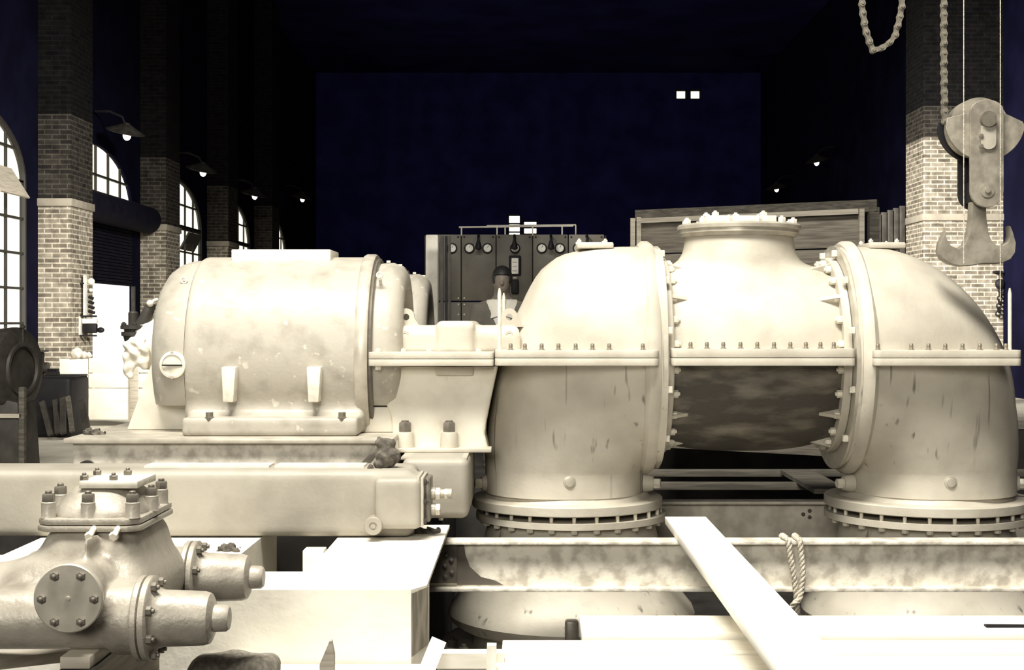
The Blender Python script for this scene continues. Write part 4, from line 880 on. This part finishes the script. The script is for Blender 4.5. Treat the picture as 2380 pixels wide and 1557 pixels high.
# front round cover
dc = Vector((X(160, 3.47), 3.47, Z(1390, 3.47)))
cv = G().lathe([(0, 0.084), (0.006, 0.086), (0.016, 0.086), (0.019, 0.083), (0.019, 0.007), (0.022, 0.006), (0.023, 0.0)], dc + Vector((0, 0.012, 0)), (0, -1, 0), 64).build('front_cover', 'machined', t)
for i in range(6):
    a = PI / 3 * i; rep('cvb', lambda g: g.hexn((0, 0, 0), (0, 0, 1), 0.0115, 0.009).lathe([(0.008, 0.007), (0.014, 0.006), (0.017, 0.0)], (0, 0, 0), (0, 0, 1), 12), 'cover_bolt', 'nut', t, dc + Vector((0.065 * math.cos(a), -0.007, 0.065 * math.sin(a))), (0, -1, 0))
for yy, s in ((ya, 1.0), (yr, 1.0)):
    x0 = -1.0 if yy == ya else -1.02
    G().lathe([(0, 0.106), (0.004, 0.109), (0.016, 0.109), (0.018, 0.104)], (x0, yy, za), (1, 0, 0), 64).build('branch_flange', 'bronze', t)
    c2 = G().lathe([(0, 0.104), (0.002, 0.109), (0.016, 0.109), (0.02, 0.104), (0.022, 0.088), (0.03, 0.078), (0.045, 0.073), (0.15, 0.069), (0.165, 0.064), (0.172, 0.05), (0.175, 0.035), (0.205, 0.034), (0.213, 0.028), (0.214, 0.0)], (x0 + 0.02, yy, za), (1, 0, 0), 64).build('cylinder_cover', 'bronze', t)
    for i in range(8):
        a = PI / 4 * (i + 0.5); rep('brb', lambda g: g.hexn((0, 0, 0), (0, 0, 1), 0.0125, 0.014, 0.007), 'flange_nut', 'nut', t, (x0 + 0.041, yy + 0.094 * math.cos(a), za + 0.094 * math.sin(a)), (1, 0, 0))
tag(G().box(X(148, 3.55), X(218, 3.55), 3.52, 3.95, Z(1548, 3.55), 0.457, 0.003).build('timber_block', 'board'), 'sawn timber block propping up the foreground valve', 'block')
jb = joist('steel_beam', 'dark steel beam end under the timber block below the valve', X(145, 3.56), X(222, 3.56), 3.8, 0, 0.1, 0.1, 'dark')
for c_ in kids(jb): bpy.data.objects.remove(c_)
zb = Z(1548, 3.55)
x0, x1 = X(148, 3.55), X(222, 3.55); xm = (x0 + x1) / 2; jb.location = (xm, 3.85, -1.0); ORG[jb] = Vector((xm, 3.85, -1.0))
G().box(x0, x1, 3.5, 4.3, zb - 0.016, zb - 0.001).build('top_flange', 'dark', jb)
G().box(xm - 0.006, xm + 0.006, 3.5, 4.3, -0.984, zb - 0.016).build('web', 'board', jb)
G().box(x0, x1, 3.5, 4.3, -1.0, -0.984).build('bottom_flange', 'dark', jb)
tag(G().beam((-1.52, 3.6, 0.41), (-1.22, 4.3, 0.30), 0.1, 0.03).build('plank', 'board'), 'short pale board slanting down under the left end of the valve', 'plank')

# ------------------------------------------------------------------ crane hook block and chains
YH = 6.5
def pt(u, v): return (X(u, YH), Z(v, YH))
t = thing('hook_block', (X(2278, YH), YH, Z(620, YH)), 'heavy crane block with a double-horned hook hanging at upper right', 'hook')
cu, cv_ = 2278, 285
arc = [pt(cu + 92 * math.cos(a), cv_ + 92 * math.sin(a)) for a in np.linspace(math.radians(8), math.radians(168), 24)]
side = [pt(cu - 88, 280), pt(cu - 74, 276), pt(cu - 40, 268), pt(cu + 40, 268), pt(cu + 52, 272), pt(cu + 86, 288)]
G().prism(arc + side, 'xz', YH - 0.075, YH - 0.06, 0.002).build('front_guard_plate', 'hook', t, ang=18)
G().prism(arc + side, 'xz', YH + 0.06, YH + 0.075, 0.002).build('rear_guard_plate', 'black', t, ang=18)  # black colour stands in for the shadow on the rear plate
xs_, zs_ = pt(cu, cv_)
G().lathe([(-0.05, 0.05), (-0.05, 0.135), (-0.043, 0.135), (-0.02, 0.118), (0.02, 0.118), (0.043, 0.135), (0.05, 0.135), (0.05, 0.05)], (xs_ - 0.018, YH, zs_ - 0.026), (0, 1, 0), 64).build('sheave', 'hook', t)
def strap(y0, y1, m, nm):
    p = [pt(2240, 470 - 22), pt(2240, 265)] + [pt(2278 + 38 * math.cos(a), 265 - 26 * math.sin(a)) for a in np.linspace(PI, 0, 12)][1:-1] + [pt(2316, 265), pt(2316, 448)] + [pt(2278 + 38 * math.cos(a), 448 + 38 * math.sin(a)) for a in np.linspace(0, PI, 14)][1:-1]
    return G().prism(p, 'xz', y0, y1, 0.002).build(nm, m, t, ang=18)
fs_ = strap(YH - 0.10, YH - 0.077, 'hook', 'front_strap'); strap(YH + 0.077, YH + 0.10, 'black', 'rear_strap')  # rear strap coloured black to paint its shadow; front one is bare steel
G().cyl((xs_, YH - 0.128, zs_), (xs_, YH + 0.12, zs_), 0.036, n=32).build('sheave_pin', 'nut', t)
kp = [pt(2263, 300), pt(2297, 300), pt(2297, 340)] + [pt(2280 + 17 * math.cos(a), 340 + 14 * math.sin(a)) for a in np.linspace(0, PI, 8)][1:-1] + [pt(2263, 340)]
k_ = G().prism(kp, 'xz', YH - 0.112, YH - 0.101, 0.001).build('keeper_plate', 'machined', t, ang=18)
for v in (316, 340): G().lathe([(0, 0.011), (0.006, 0.010), (0.008, 0.0)], (X(2280, 6.39), YH - 0.112, Z(v, 6.39)), (0, -1, 0), 14).build('keeper_bolt', 'nut', k_)
xl, zl = pt(2278, 447)
G().lathe([(0, 0.033), (0.005, 0.033), (0.006, 0.014), (0.014, 0.013), (0.015, 0.0)], (xl, YH - 0.10, zl), (0, -1, 0), 24).build('trunnion_pin', 'hook', t)
G().box(xl - 0.05, xl + 0.05, YH - 0.077, YH + 0.077, zl - 0.05, zl + 0.05, 0.01).build('crosshead', 'black', t)
hp_out = [(2254, 470), (2252, 510), (2246, 545), (2236, 570), (2222, 578), (2207, 572), (2196, 555), (2193, 537), (2188, 548), (2180, 565), (2177, 585), (2184, 602), (2202, 614), (2226, 620), (2250, 619), (2278, 614),
          (2306, 614), (2326, 612), (2344, 604), (2355, 588), (2357, 565), (2350, 540), (2342, 525), (2342, 548), (2338, 562), (2326, 570), (2312, 570), (2302, 562), (2294, 545), (2289, 510), (2287, 470)]
pts = [pt(u + 0, v) for u, v in hp_out]
bm = bmesh.new()
rowsY = [(-0.036, 0.90), (-0.028, 0.97), (0.0, 1.0), (0.028, 0.97), (0.036, 0.90)]
ctr = Vector((xl, 0, Z(590, YH)))
L_ = []
N_ = len(pts)
for yy, sc in rowsY:
    off = (1 - sc) * 0.05; row = []
    for i in range(N_):
        p0, p1, p2 = Vector(pts[i - 1]), Vector(pts[i]), Vector(pts[(i + 1) % N_])
        tn = ((p1 - p0).normalized() + (p2 - p1).normalized()); tn = tn.normalized() if tn.length > 1e-6 else Vector((1, 0))
        nn = Vector((-tn.y, tn.x)) 
        q = p1 + nn * off
        row.append(bm.verts.new((q.x, YH + yy, q.y)))
    L_.append(row)
for a_, b_ in zip(L_, L_[1:]):
    for i in range(N_): bm.faces.new((a_[i], a_[(i + 1) % N_], b_[(i + 1) % N_], b_[i]))
for rw in (L_[0], L_[-1]):
    ed = [bm.edges.get((rw[i], rw[(i + 1) % N_])) for i in range(N_)]; bmesh.ops.triangle_fill(bm, edges=ed, use_beauty=True)
G().merge(bm).build('double_hook', 'hook', t, ang=50)

def link_mesh(g, L=0.045):
    for s in (-1, 1):
        pts = [(-0.013 + 0.0, 0), (0.013, 0), (0.010, L / 2), (0.013, L), (-0.013, L), (-0.010, L / 2)]
        w_ = 0.0145
        g.prism([(w_ * math.cos(q), L + w_ * math.sin(q)) for q in np.linspace(-0.5, PI + 0.5, 9)] + [(-0.0095, L / 2)] + [(w_ * math.cos(q), w_ * math.sin(q)) for q in np.linspace(PI - 0.5, 2 * PI + 0.5, 9)] + [(0.0095, L / 2)], 'xz', s * 0.011 - 0.002, s * 0.011 + 0.002)
    return g.lathe([(-0.022, 0.0), (-0.022, 0.006), (-0.017, 0.009), (0.017, 0.009), (0.022, 0.006), (0.022, 0.0)], (0, 0, 0), (0, 1, 0), 12)
def chain(path, label):
    t = thing('roller_chain', Vector(path[0]), label, 'chain')
    if 'lk' not in PROTO:
        o = link_mesh(G()).build('chain_link', 'chain', None, (0, 0, 0)); PROTO['lk'] = o.data; bpy.data.objects.remove(o)
    # equal steps along the path
    P0 = [Vector(p) for p in path]; st = [P0[0]]; rem = 0.045; cur = P0[0]
    for nx in P0[1:]:
        while (nx - cur).length >= rem:
            cur = cur + (nx - cur).normalized() * rem; st.append(cur); rem = 0.045
        rem -= (nx - cur).length; cur = nx
    for i, (a, b) in enumerate(zip(st, st[1:])):
        d = b - a; o = bpy.data.objects.new('chain_link', PROTO['lk']); COL.objects.link(o); o.parent = t
        o.location = a - ORG[t] + Vector((0, 0.005 if i % 2 else 0, 0)); o.rotation_euler = (0, math.atan2(d.x, d.z), 0)
    return t
y = YH - 0.01
chain([(X(2196, y), y, Z(282, y)), (X(2194, y), y, Z(150, y)), (X(2193, y), y, 4.2)], 'straight flat-link chain running up from the crane block')
lp = [(1996, -600), (2003, 0), (2006, 35), (2012, 70), (2022, 100), (2031, 120), (2052, 110), (2078, 92), (2088, 55), (2096, 20), (2104, -600)]
sm = [Vector((X(u, y), y, Z(v, y))) for u, v in lp]
chain(sm, 'slack loop of flat-link chain hanging at top right')
for u, v1, lab in ((2240, 612, 'thin pale cord hanging just in front of the left edge of the crane block'), (2325, 700, 'thin pale cord hanging in front of the right horn of the crane hook')):
    yc = 6.30; tag(G().cyl(P(u, v1, yc), P(u, -650, yc), 0.0021, n=8).build('hanging_cord', 'rope'), lab, 'cord')

# ------------------------------------------------------------------ far switchboard
YS = 22.0
t = thing('switchboard', (X(1200, YS), YS, 0.0), 'dark slate switchboard with round white dials at the far end of the hall', 'switchboard')
ed = [990, 1072, 1153, 1238, 1321, 1405]
for a_, b_ in zip(ed, ed[1:]):
    G().box(X(a_, YS) + 0.008, X(b_, YS) - 0.008, YS, YS + 0.05, Z(699, YS), Z(545, YS), 0.006).build('upper_panel', 'slate', t)
    G().box(X(a_, YS) + 0.008, X(b_, YS) - 0.008, YS, YS + 0.05, 0.35, Z(702, YS), 0.006).build('lower_panel', 'slate', t)
for a_ in ed: G().box(X(a_, YS) - 0.03, X(a_, YS) + 0.03, YS + 0.06, YS + 0.14, 0, Z(547, YS)).build('frame_post', 'black', t)
def gauge(u, v, r=0.068):
    x_, z_ = X(u, YS), Z(v, YS)
    b_ = G().ring([(0, r * 0.8), (0, r * 1.2), (0.04, r * 1.2), (0.05, r * 1.1), (0.05, r * 0.9)], (x_, YS, z_), (0, -1, 0), 32).build('gauge', 'black', t)
    G().cyl((x_, YS, z_), (x_, YS - 0.04, z_), r, n=32).build('dial', 'dial', b_)
    G().beam((x_, YS - 0.043, z_ + r * 0.1), (x_ + r * 0.3, YS - 0.043, z_ + r * 0.7), 0.006, 0.006, (0, 1, 0)).build('pointer', 'black', b_)
for u in (1051, 1091, 1133, 1197, 1259, 1301, 1343): gauge(u, 577)
for u in (1113, 1196, 1280, 1363):
    x_ = X(u, YS); l_ = G().tube([(x_, YS, Z(549, YS)), (x_, YS - 0.16, Z(548, YS)), (x_, YS - 0.24, Z(556, YS)), (x_, YS - 0.25, Z(564, YS))], 0.02, 8)
    l_ = l_.build('lamp_bracket', 'black', t)
    G().lathe([(0.03, 0.02), (0, 0.03), (-0.09, 0.055), (-0.11, 0.05), (-0.13, 0.0)], (x_, YS - 0.25, Z(564, YS)), (0, 0, 1), 20).build('lamp_hood', 'black', l_)
for a_, b_ in zip(ed, ed[1:]):
    for u in (a_ + 7, b_ - 7):
        for v, m_ in ((551, 'black'), (693, 'machined'), (708, 'machined'), (731, 'machined')):
            if v > 700 and u > 1240: continue
            rep('sbolt' + m_, lambda g: g.lathe([(0, 0.016), (0.012, 0.013), (0.016, 0)], (0, 0, 0), (0, 0, 1), 10), 'panel_bolt', m_, t, (X(u, YS), YS, Z(v, YS)), (0, -1, 0))
x_ = X(1197, YS)
mt_ = G().box(x_ - 0.095, x_ + 0.095, YS - 0.08, YS, Z(640, YS), Z(594, YS), 0.02).build('tall_meter', 'black', t)
G().box(x_ - 0.055, x_ + 0.055, YS - 0.09, YS - 0.07, Z(637, YS), Z(600, YS), 0.008).build('meter_glass', 'dial', mt_)
for zz in (610, 620, 630): G().box(x_ - 0.04, x_ + 0.03, YS - 0.094, YS - 0.088, Z(zz, YS) - 0.006, Z(zz, YS) + 0.006).build('meter_scale_line', 'nut', mt_)
sw = G().box(x_ - 0.06, x_ + 0.06, YS - 0.10, YS, Z(683, YS), Z(650, YS), 0.025).build('switch_body', 'black', t)
G().box(x_ - 0.045, x_ + 0.045, YS - 0.07, YS, Z(650, YS), Z(643, YS), 0.006).build('switch_plate', 'nut', sw)
g = G().cyl((X(1066, YS), YS + 0.1, Z(527, YS)), (X(1333, YS), YS + 0.1, Z(524, YS)), 0.014).cyl((X(1130, YS), YS + 0.35, Z(521, YS)), (X(1340, YS), YS + 0.35, Z(519, YS)), 0.012)
for u in (1072, 1155, 1174, 1238, 1307): g.cyl((X(u, YS), YS + 0.1, Z(548, YS)), (X(u, YS), YS + 0.1, Z(525, YS)), 0.012, n=10)
g.cyl((X(1340, YS), YS + 0.35, Z(548, YS)), (X(1340, YS), YS + 0.35, Z(519, YS)), 0.012, n=10)
g.build('top_rail', 'whitepost', t)
tag(G().box(X(990, 21.6), X(1019, 21.6), 21.5, 21.7, 0, Z(546, 21.6), 0.02).build('switch_post', 'whitepost'), 'upright with a white upper end at the left of the switchboard', 'post')
t = thing('stanchion', (X(1036, 21.0), 21.0, 0), 'dark narrow double stanchion before the left switchboard panel', 'post')
G().box(X(1024, 21.0), X(1031, 21.0), 20.95, 21.05, 0, Z(549, 21.0)).build('upright', 'dark', t); G().box(X(1034, 21.0), X(1040, 21.0), 20.95, 21.05, 0, Z(549, 21.0)).build('upright', 'black', t); G().box(X(1042, 21.0), X(1048, 21.0), 20.95, 21.05, 0, Z(549, 21.0)).build('upright', 'dark', t)

# ------------------------------------------------------------------ the man before the switchboard
YM = 12.5; mx_ = X(1167, YM)
t = thing('person', (mx_, YM, 0.0), 'person in dark jacket with open white collar, standing before the switchboard', 'person')
H = lambda dx, dy, z: (mx_ + dx, YM + dy, z)
def f_man(x, y, z):
    f = s_ell(x, y, z, H(0, 0, 1.665), (0.078, 0.098, 0.118))
    f = smin(f, s_ell(x, y, z, H(0, -0.035, 1.60), (0.052, 0.06, 0.055)), 0.03)
    f = smin(f, s_cap(x, y, z, H(0, -0.1, 1.655), H(0, -0.112, 1.635), 0.014), 0.012)                    # nose
    for s in (-1, 1): f = smin(f, s_ell(x, y, z, H(s * 0.08, 0.01, 1.66), (0.012, 0.022, 0.034)), 0.008)      # ears
    for s in (-1, 1): f = np.maximum(f, -s_ell(x, y, z, H(s * 0.032, -0.098, 1.675), (0.016, 0.012, 0.010)))   # eye sockets
    f = smin(f, s_cap(x, y, z, H(0, 0.01, 1.58), H(0, 0.02, 1.46), 0.055, 0.065), 0.03)
    f = smin(f, s_ell(x, y, z, H(0, 0.02, 1.27), (0.19, 0.125, 0.26)), 0.06)
    f = smin(f, s_cap(x, y, z, H(-0.16, 0.02, 1.42), H(0.16, 0.02, 1.42), 0.065), 0.05)
    f = smin(f, s_ell(x, y, z, H(0, 0.02, 0.98), (0.165, 0.12, 0.17)), 0.08)
    for s in (-1, 1):
        el = H(s * 0.27, 0.03, 1.13); wr = H(s * 0.24, -0.12, 0.92)
        f = smin(f, s_cap(x, y, z, H(s * 0.205, 0.02, 1.41), el, 0.055, 0.042), 0.03); f = smin(f, s_cap(x, y, z, el, wr, 0.042, 0.028), 0.015)
        f = smin(f, s_ell(x, y, z, H(s * 0.235, -0.15, 0.865), (0.02, 0.035, 0.045)), 0.015)
        for q in range(4): f = smin(f, s_cap(x, y, z, H(s * 0.235, -0.178 + q * 0.02, 0.84), H(s * 0.225, -0.180 + q * 0.021, 0.775 + abs(q - 1) * 0.008), 0.009, 0.007), 0.004)
        f = smin(f, s_cap(x, y, z, H(s * 0.225, -0.175, 0.875), H(s * 0.20, -0.205, 0.825), 0.010, 0.008), 0.006)
        kn = H(s * 0.10, 0.0, 0.50); an = H(s * 0.11, 0.04, 0.09)
        f = smin(f, s_cap(x, y, z, H(s * 0.09, 0.02, 0.92), kn, 0.085, 0.06), 0.03); f = smin(f, s_cap(x, y, z, kn, an, 0.058, 0.04), 0.02)
        f = smin(f, s_cap(x, y, z, H(s * 0.115, 0.03, 0.045), H(s * 0.125, -0.14, 0.035), 0.042, 0.033), 0.02)
    return np.maximum(f, 0.003 - z)
G().sdf(f_man, H(-0.40, -0.30, -0.02), H(0.40, 0.25, 1.82), 0.011).build('body', 'skin', t, ang=80)
def shell(off, zlo, zhi, cond=None):
    def f(x, y, z):
        d = f_man(x, y, z) - off; d = np.maximum(np.maximum(d, zlo - z), z - zhi)
        if cond is not None: d = np.maximum(d, cond(x, y, z))
        return d
    return f
def vee(x, y, z): return -np.maximum(np.abs(x - mx_) - 0.02 - 0.42 * np.clip(z - 1.20, 0, 1), y - YM + 0.0) 
lo, hi = H(-0.42, -0.32, -0.02), H(0.42, 0.28, 1.86)
G().sdf(shell(0.022, 0.78, 1.47, lambda x, y, z: np.maximum(vee(x, y, z), np.where((np.abs(x - mx_) > 0.19) & (z < 0.93), 1.0, -1.0))), lo, hi, 0.012).build('jacket', 'suit', t, ang=80)
G().sdf(shell(0.012, 0.95, 1.50, lambda x, y, z: np.maximum(np.abs(x - mx_) - 0.14, y - YM - 0.05)), lo, hi, 0.012).build('shirt', 'shirt', t, ang=80)
for s in (-1, 1):
    G().raw([H(s * 0.012, -0.128, 1.36), H(s * 0.10, -0.12, 1.33), H(s * 0.085, -0.03, 1.505), H(s * 0.03, -0.09, 1.49), H(s * 0.014, -0.105, 1.36), H(s * 0.095, -0.1, 1.33), H(s * 0.085, -0.01, 1.505), H(s * 0.03, -0.07, 1.49)],
            [(0, 1, 2, 3), (7, 6, 5, 4), (0, 4, 5, 1), (1, 5, 6, 2), (2, 6, 7, 3), (3, 7, 4, 0)]).build('collar', 'shirt', t)
G().sdf(shell(0.016, 0.06, 1.0, lambda x, y, z: np.where(np.abs(x - mx_) > 0.2, 1.0, -1.0)), lo, hi, 0.013).build('trousers', 'suit', t, ang=80)
G().sdf(lambda x, y, z: np.maximum(s_ell(x, y, z, H(0, 0.012, 1.69), (0.094, 0.112, 0.115)), np.maximum(1.64 - z - 0.3 * np.clip(y - YM, 0, 1), np.minimum(YM - 0.06 - y, 1.715 - z))), H(-0.12, -0.15, 1.55), H(0.12, 0.16, 1.84), 0.008).build('hair', 'hair', t, ang=80)

# ------------------------------------------------------------------ hoarding and boarded stack behind the pump
def yl(u): return 14.7 - (u - 1465) / 535 * 1.4
t = thing('timber_hoarding', (2.2, 14.0, 0), 'weathered board hoarding standing behind the pump, framed by posts', 'hoarding')
xa, xb = X(1490, 14.6), X(1996, 13.35); z_ = Z(512, 14.6); hts = [0.36, 0.24, 0.28, 0.3, 0.3, 0.3, 0.3, 0.3]
for i, h_ in enumerate(hts):
    zz1 = z_; zz0 = max(0.0, z_ - h_ + 0.012); z_ -= h_
    dy = 0.02 if i % 2 else 0.0
    if zz1 < 0.05: break
    G().beam((xa, 14.6 + dy, (zz0 + zz1) / 2), (xb, 13.35 + dy, (zz0 + zz1) / 2), 0.03, zz1 - zz0, bev=0.003).build('board', 'hoard', t)
for u, yy, v in ((1470, 14.6, 508), (1484, 14.6, 505), (2000, 13.3, 486)):
    G().box(X(u, yy) - 0.024, X(u, yy) + 0.024, yy - 0.06, yy - 0.01, 0, Z(v, yy)).build('post', 'board', t)
G().beam((X(1490, 14.5), 14.5, Z(513, 14.5)), (X(1996, 13.25), 13.25, Z(491, 13.25)), 0.03, 0.05).build('top_batten', 'board', t)
t = thing('timber_baulk', (2.2, 15.0, 0), 'dark squared baulk raised on posts just above and behind the hoarding', 'beam')
G().beam((X(1480, 15.2), 15.2, Z(502, 15.2)), (X(2040, 14.2), 14.2, Z(478, 14.2)), 0.12, 0.12).build('baulk', 'oldtimber', t)
for u, yy, v in ((1490, 15.19, 508), (2030, 14.21, 482)): G().box(X(u, yy) - 0.05, X(u, yy) + 0.05, yy - 0.05, yy + 0.05, 0, Z(v, yy)).build('post', 'oldtimber', t)
t = thing('board_screen', (5.2, 20, 0), 'dark upright boards stacked beside the right-hand brick pier', 'boards')
for i in range(5):
    u = 2036 + 14 * i; G().box(X(u, 20), X(u + 12, 20), 20 + 0.02 * (i % 2), 20.06 + 0.02 * (i % 2), 0, Z(498 - 5 * i, 20), 0.004).build('upright_board', 'dark', t)
YV = 24.5
t = thing('chain_hoist', (X(2330, YV), YV, Z(725, YV)), 'small dark hand-chain hoist hanging against the brick pier at the right edge', 'hoist')
G().sph(P(2324, 660, YV), 0.085, (1, 0.7, 1.1)).build('hoist_body', 'black', t)
for i in range(7): G().ring([(0.014 * math.cos(a), 0.042 + 0.014 * math.sin(a)) for a in np.linspace(0, 2 * PI, 7)[:-1]], P(2326 - i, 675 + 9 * i, YV), (i % 2, 1 - i % 2, 0.0), 14).build('chain_link', 'black', t)
G().cyl(P(2324, 650, YV), P(2324, 632, YV), 0.012, n=8).build('hanger_rod', 'dark', t)
G().box(X(2312, YV), X(2328, YV), YV - 0.06, 24.61, Z(634, YV), Z(629, YV)).build('wall_bracket', 'black', t)

# ------------------------------------------------------------------ left background: partition, bench, old machine
YQ = 17.4
t = thing('board_partition', (X(230, YQ), YQ, 0), 'pale board partition across the foot of the shuttered doorway', 'partition')
for i, (v0, v1) in enumerate(((832, 866), (868, 901), (903, 975))):
    G().box(X(206, YQ), X(304, YQ), YQ, YQ + 0.03, Z(v1, YQ), Z(v0, YQ), 0.004).build('board', 'plank', t)
    G().box(X(321, YQ), X(400, YQ), YQ, YQ + 0.03, Z(v1, YQ), Z(v0, YQ), 0.004).build('board', 'plank', t)
G().box(X(140, YQ), X(204, YQ), YQ - 0.02, YQ + 0.03, 0.0, Z(834, YQ), 0.004).build('post', 'plank', t)
G().box(X(303, YQ), X(322, YQ), YQ - 0.03, YQ + 0.03, 0.0, Z(828, YQ), 0.004).build('post', 'board', t)
G().box(X(330, YQ), X(400, YQ), YQ + 0.03, YQ + 0.06, 0.0, 0.12).build('foot_rail', 'oldtimber', t)
blob('white_cloth', 'crumpled white cloth lying on top of the pale board partition', [(P(178, 822, YQ + 0.0), 0.075), (P(196, 826, YQ), 0.05), (P(206, 825, YQ), 0.035)], 0.014, 'cloth', 0.008, 'cloth', 40)

YK = 16.0
t = thing('tool_chest', (X(130, YK), YK, 0), 'black tool chest on the floor before the board partition', 'chest')
G().box(X(76, YK), X(183, YK), YK - 0.3, YK + 0.4, 0.0, Z(874, YK), 0.05, 3).build('chest_body', 'black', t)
G().box(X(78, YK), X(180, YK), YK - 0.28, YK + 0.38, Z(876, YK), Z(872, YK), 0.004).build('lid', 'black', t)
for i, (ua, va, ub, vb, w_) in enumerate(((98, 934, 118, 1012, 0.06), (128, 930, 134, 1008, 0.05), (158, 922, 168, 1003, 0.05), (190, 930, 202, 1000, 0.08), (146, 925, 147, 1008, 0.06))):
    lab = ['leftmost dark board leaning on the black chest', 'second dark board leaning on the black chest', 'slim turned post leaning before the black chest', 'broad dark board leaning at the right end of the black chest', 'dark upright billet standing at the middle of the black chest'][i]
    yy = 15.45 - 0.03 * i
    tag(G().beam(P(ub, vb, yy - 0.05), P(ua, va, 15.62), w_, 0.03, (0, 1, 0)).build('leaning_board', 'dark' if i != 2 else 'oldtimber'), lab, 'board', 'timbers leaning on the black chest')
t = thing('bench_grinder', (X(105, 15.9), 15.9, Z(872, YK)), 'small dark machine with a toothed wheel on the black tool chest', 'machine')
G().box(X(72, 15.9), X(98, 15.9), 15.8, 16.0, Z(871, YK), Z(818, 15.9), 0.02).build('gear_case', 'black', t)
G().box(X(66, 15.9), X(103, 15.9), 15.75, 16.05, Z(818, 15.9), Z(814, 15.9)).build('top_tray', 'dark', t)
G().cyl(P(100, 855, 15.9), P(112, 855, 15.9), 0.065, n=24).build('wheel', 'dark', t)
g = G().box(X(108, 15.9), X(136, 15.9), 15.85, 15.95, Z(871, 16.0), Z(864, 15.9))
for i in range(6): g.box(X(113 + 4 * i, 15.9), X(115 + 4 * i, 15.9), 15.86, 15.94, Z(864, 15.9), Z(857, 15.9))
g.build('toothed_rack', 'black', t)
YD = 12.0
t = thing('old_machine', (X(30, YD), YD, 0), 'dark round-headed machine tool on a tapered stand at the left edge', 'machine')
G().lathe([(-0.55, 0.30), (-0.05, 0.36), (0.0, 0.36), (0.02, 0.35), (0.05, 0.28), (0.05, 0.23), (0.03, 0.22), (0.03, 0.0)], (X(40, YD), YD, Z(858, YD)), (1, -0.25, 0), 48).build('machine_head', 'dark', t)
G().ring([(0.05, 0.19), (0.07, 0.20), (0.07, 0.225), (0.05, 0.235)], (X(40, YD), YD, Z(858, YD)), (1, -0.25, 0), 40).build('face_ring', 'dark', t)
xm_ = X(34, YD)
G().prism([(xm_ - 0.35, 0.0), (xm_ + 0.14, 0.0), (xm_ + 0.1, 0.62), (xm_ - 0.25, 0.7)], 'xz', YD - 0.2, YD + 0.25, 0.02).build('stand', 'dark', t)
G().box(xm_ + 0.11, xm_ + 0.16, YD - 0.22, YD - 0.15, 0.08, 0.75, 0.01).build('edge_rail', 'oldtimber', t)
G().box(xm_ - 0.1, xm_ + 0.13, YD - 0.22, YD - 0.2, Z(967, YD), Z(958, YD)).build('name_band', 'board', t)
G().cyl(P(53, 800, 12), P(53, 762, 12), 0.012).sph(P(53, 760, 12), 0.02).build('oil_cup', 'dark', t)
# dark edge beam of the floor at left
tag(G().beam((X(20, 11.0), 10.9, -0.1), (X(160, 12.0), 10.9, -0.02), 0.2, 0.16).build('edge_beam', 'oldtimber'), 'dark timber edging the floor opening at the left', 'beam')

# instrument bracket on the side of the left pier
t = thing('wall_switchgear', (X(200, 22.0), 22.0, Z(782, 22)), 'small switchgear on iron brackets beside the left brick pier, against the bright doorway', 'switchgear')
yv = 22.05
G().box(X(198, yv), X(203, yv), yv - 0.1, yv, Z(735, yv), Z(640, yv)).build('slate_edge', 'porcelain', t)
G().box(X(188, yv), X(193, yv), yv - 0.15, yv, Z(778, yv), Z(735, yv)).build('slate_edge', 'porcelain', t)
for v in (733, 778): G().box(-7.02, X(228, yv), yv - 0.12, yv - 0.06, Z(v + 4, yv), Z(v, yv)).build('iron_bracket', 'black', t)
G().box(-7.02, X(200, yv), yv - 0.1, yv - 0.06, Z(661, yv), Z(657, yv)).build('iron_bracket', 'black', t)
G().sph(P(212, 654, yv), 0.055).build('insulator', 'porcelain', t); G().sph(P(211, 674, yv), 0.03).build('insulator', 'porcelain', t)
G().box(X(195, yv), X(228, yv), yv - 0.1, yv, Z(752, yv), Z(740, yv), 0.01).build('white_switch_cover', 'porcelain', t)
G().box(X(196, yv), X(228, yv), yv - 0.1, yv, Z(774, yv), Z(752, yv), 0.02).build('fuse_case', 'black', t); G().sph(P(234, 767, yv), 0.045, (1.3, 1, 1)).build('handle', 'black', t)
for i in range(4): G().cyl(P(206, 690 + 11 * i, yv), P(217 + i, 694 + 11 * i, yv), 0.025, n=10).build('contact_arm', 'black', t)
tag(G().beam(P(180, 510, 22.0), P(206, 517, 22.4), 0.03, 0.05).build('wall_iron', 'hook'), 'short iron bar fixed high on the side of the left brick pier', 'bar')
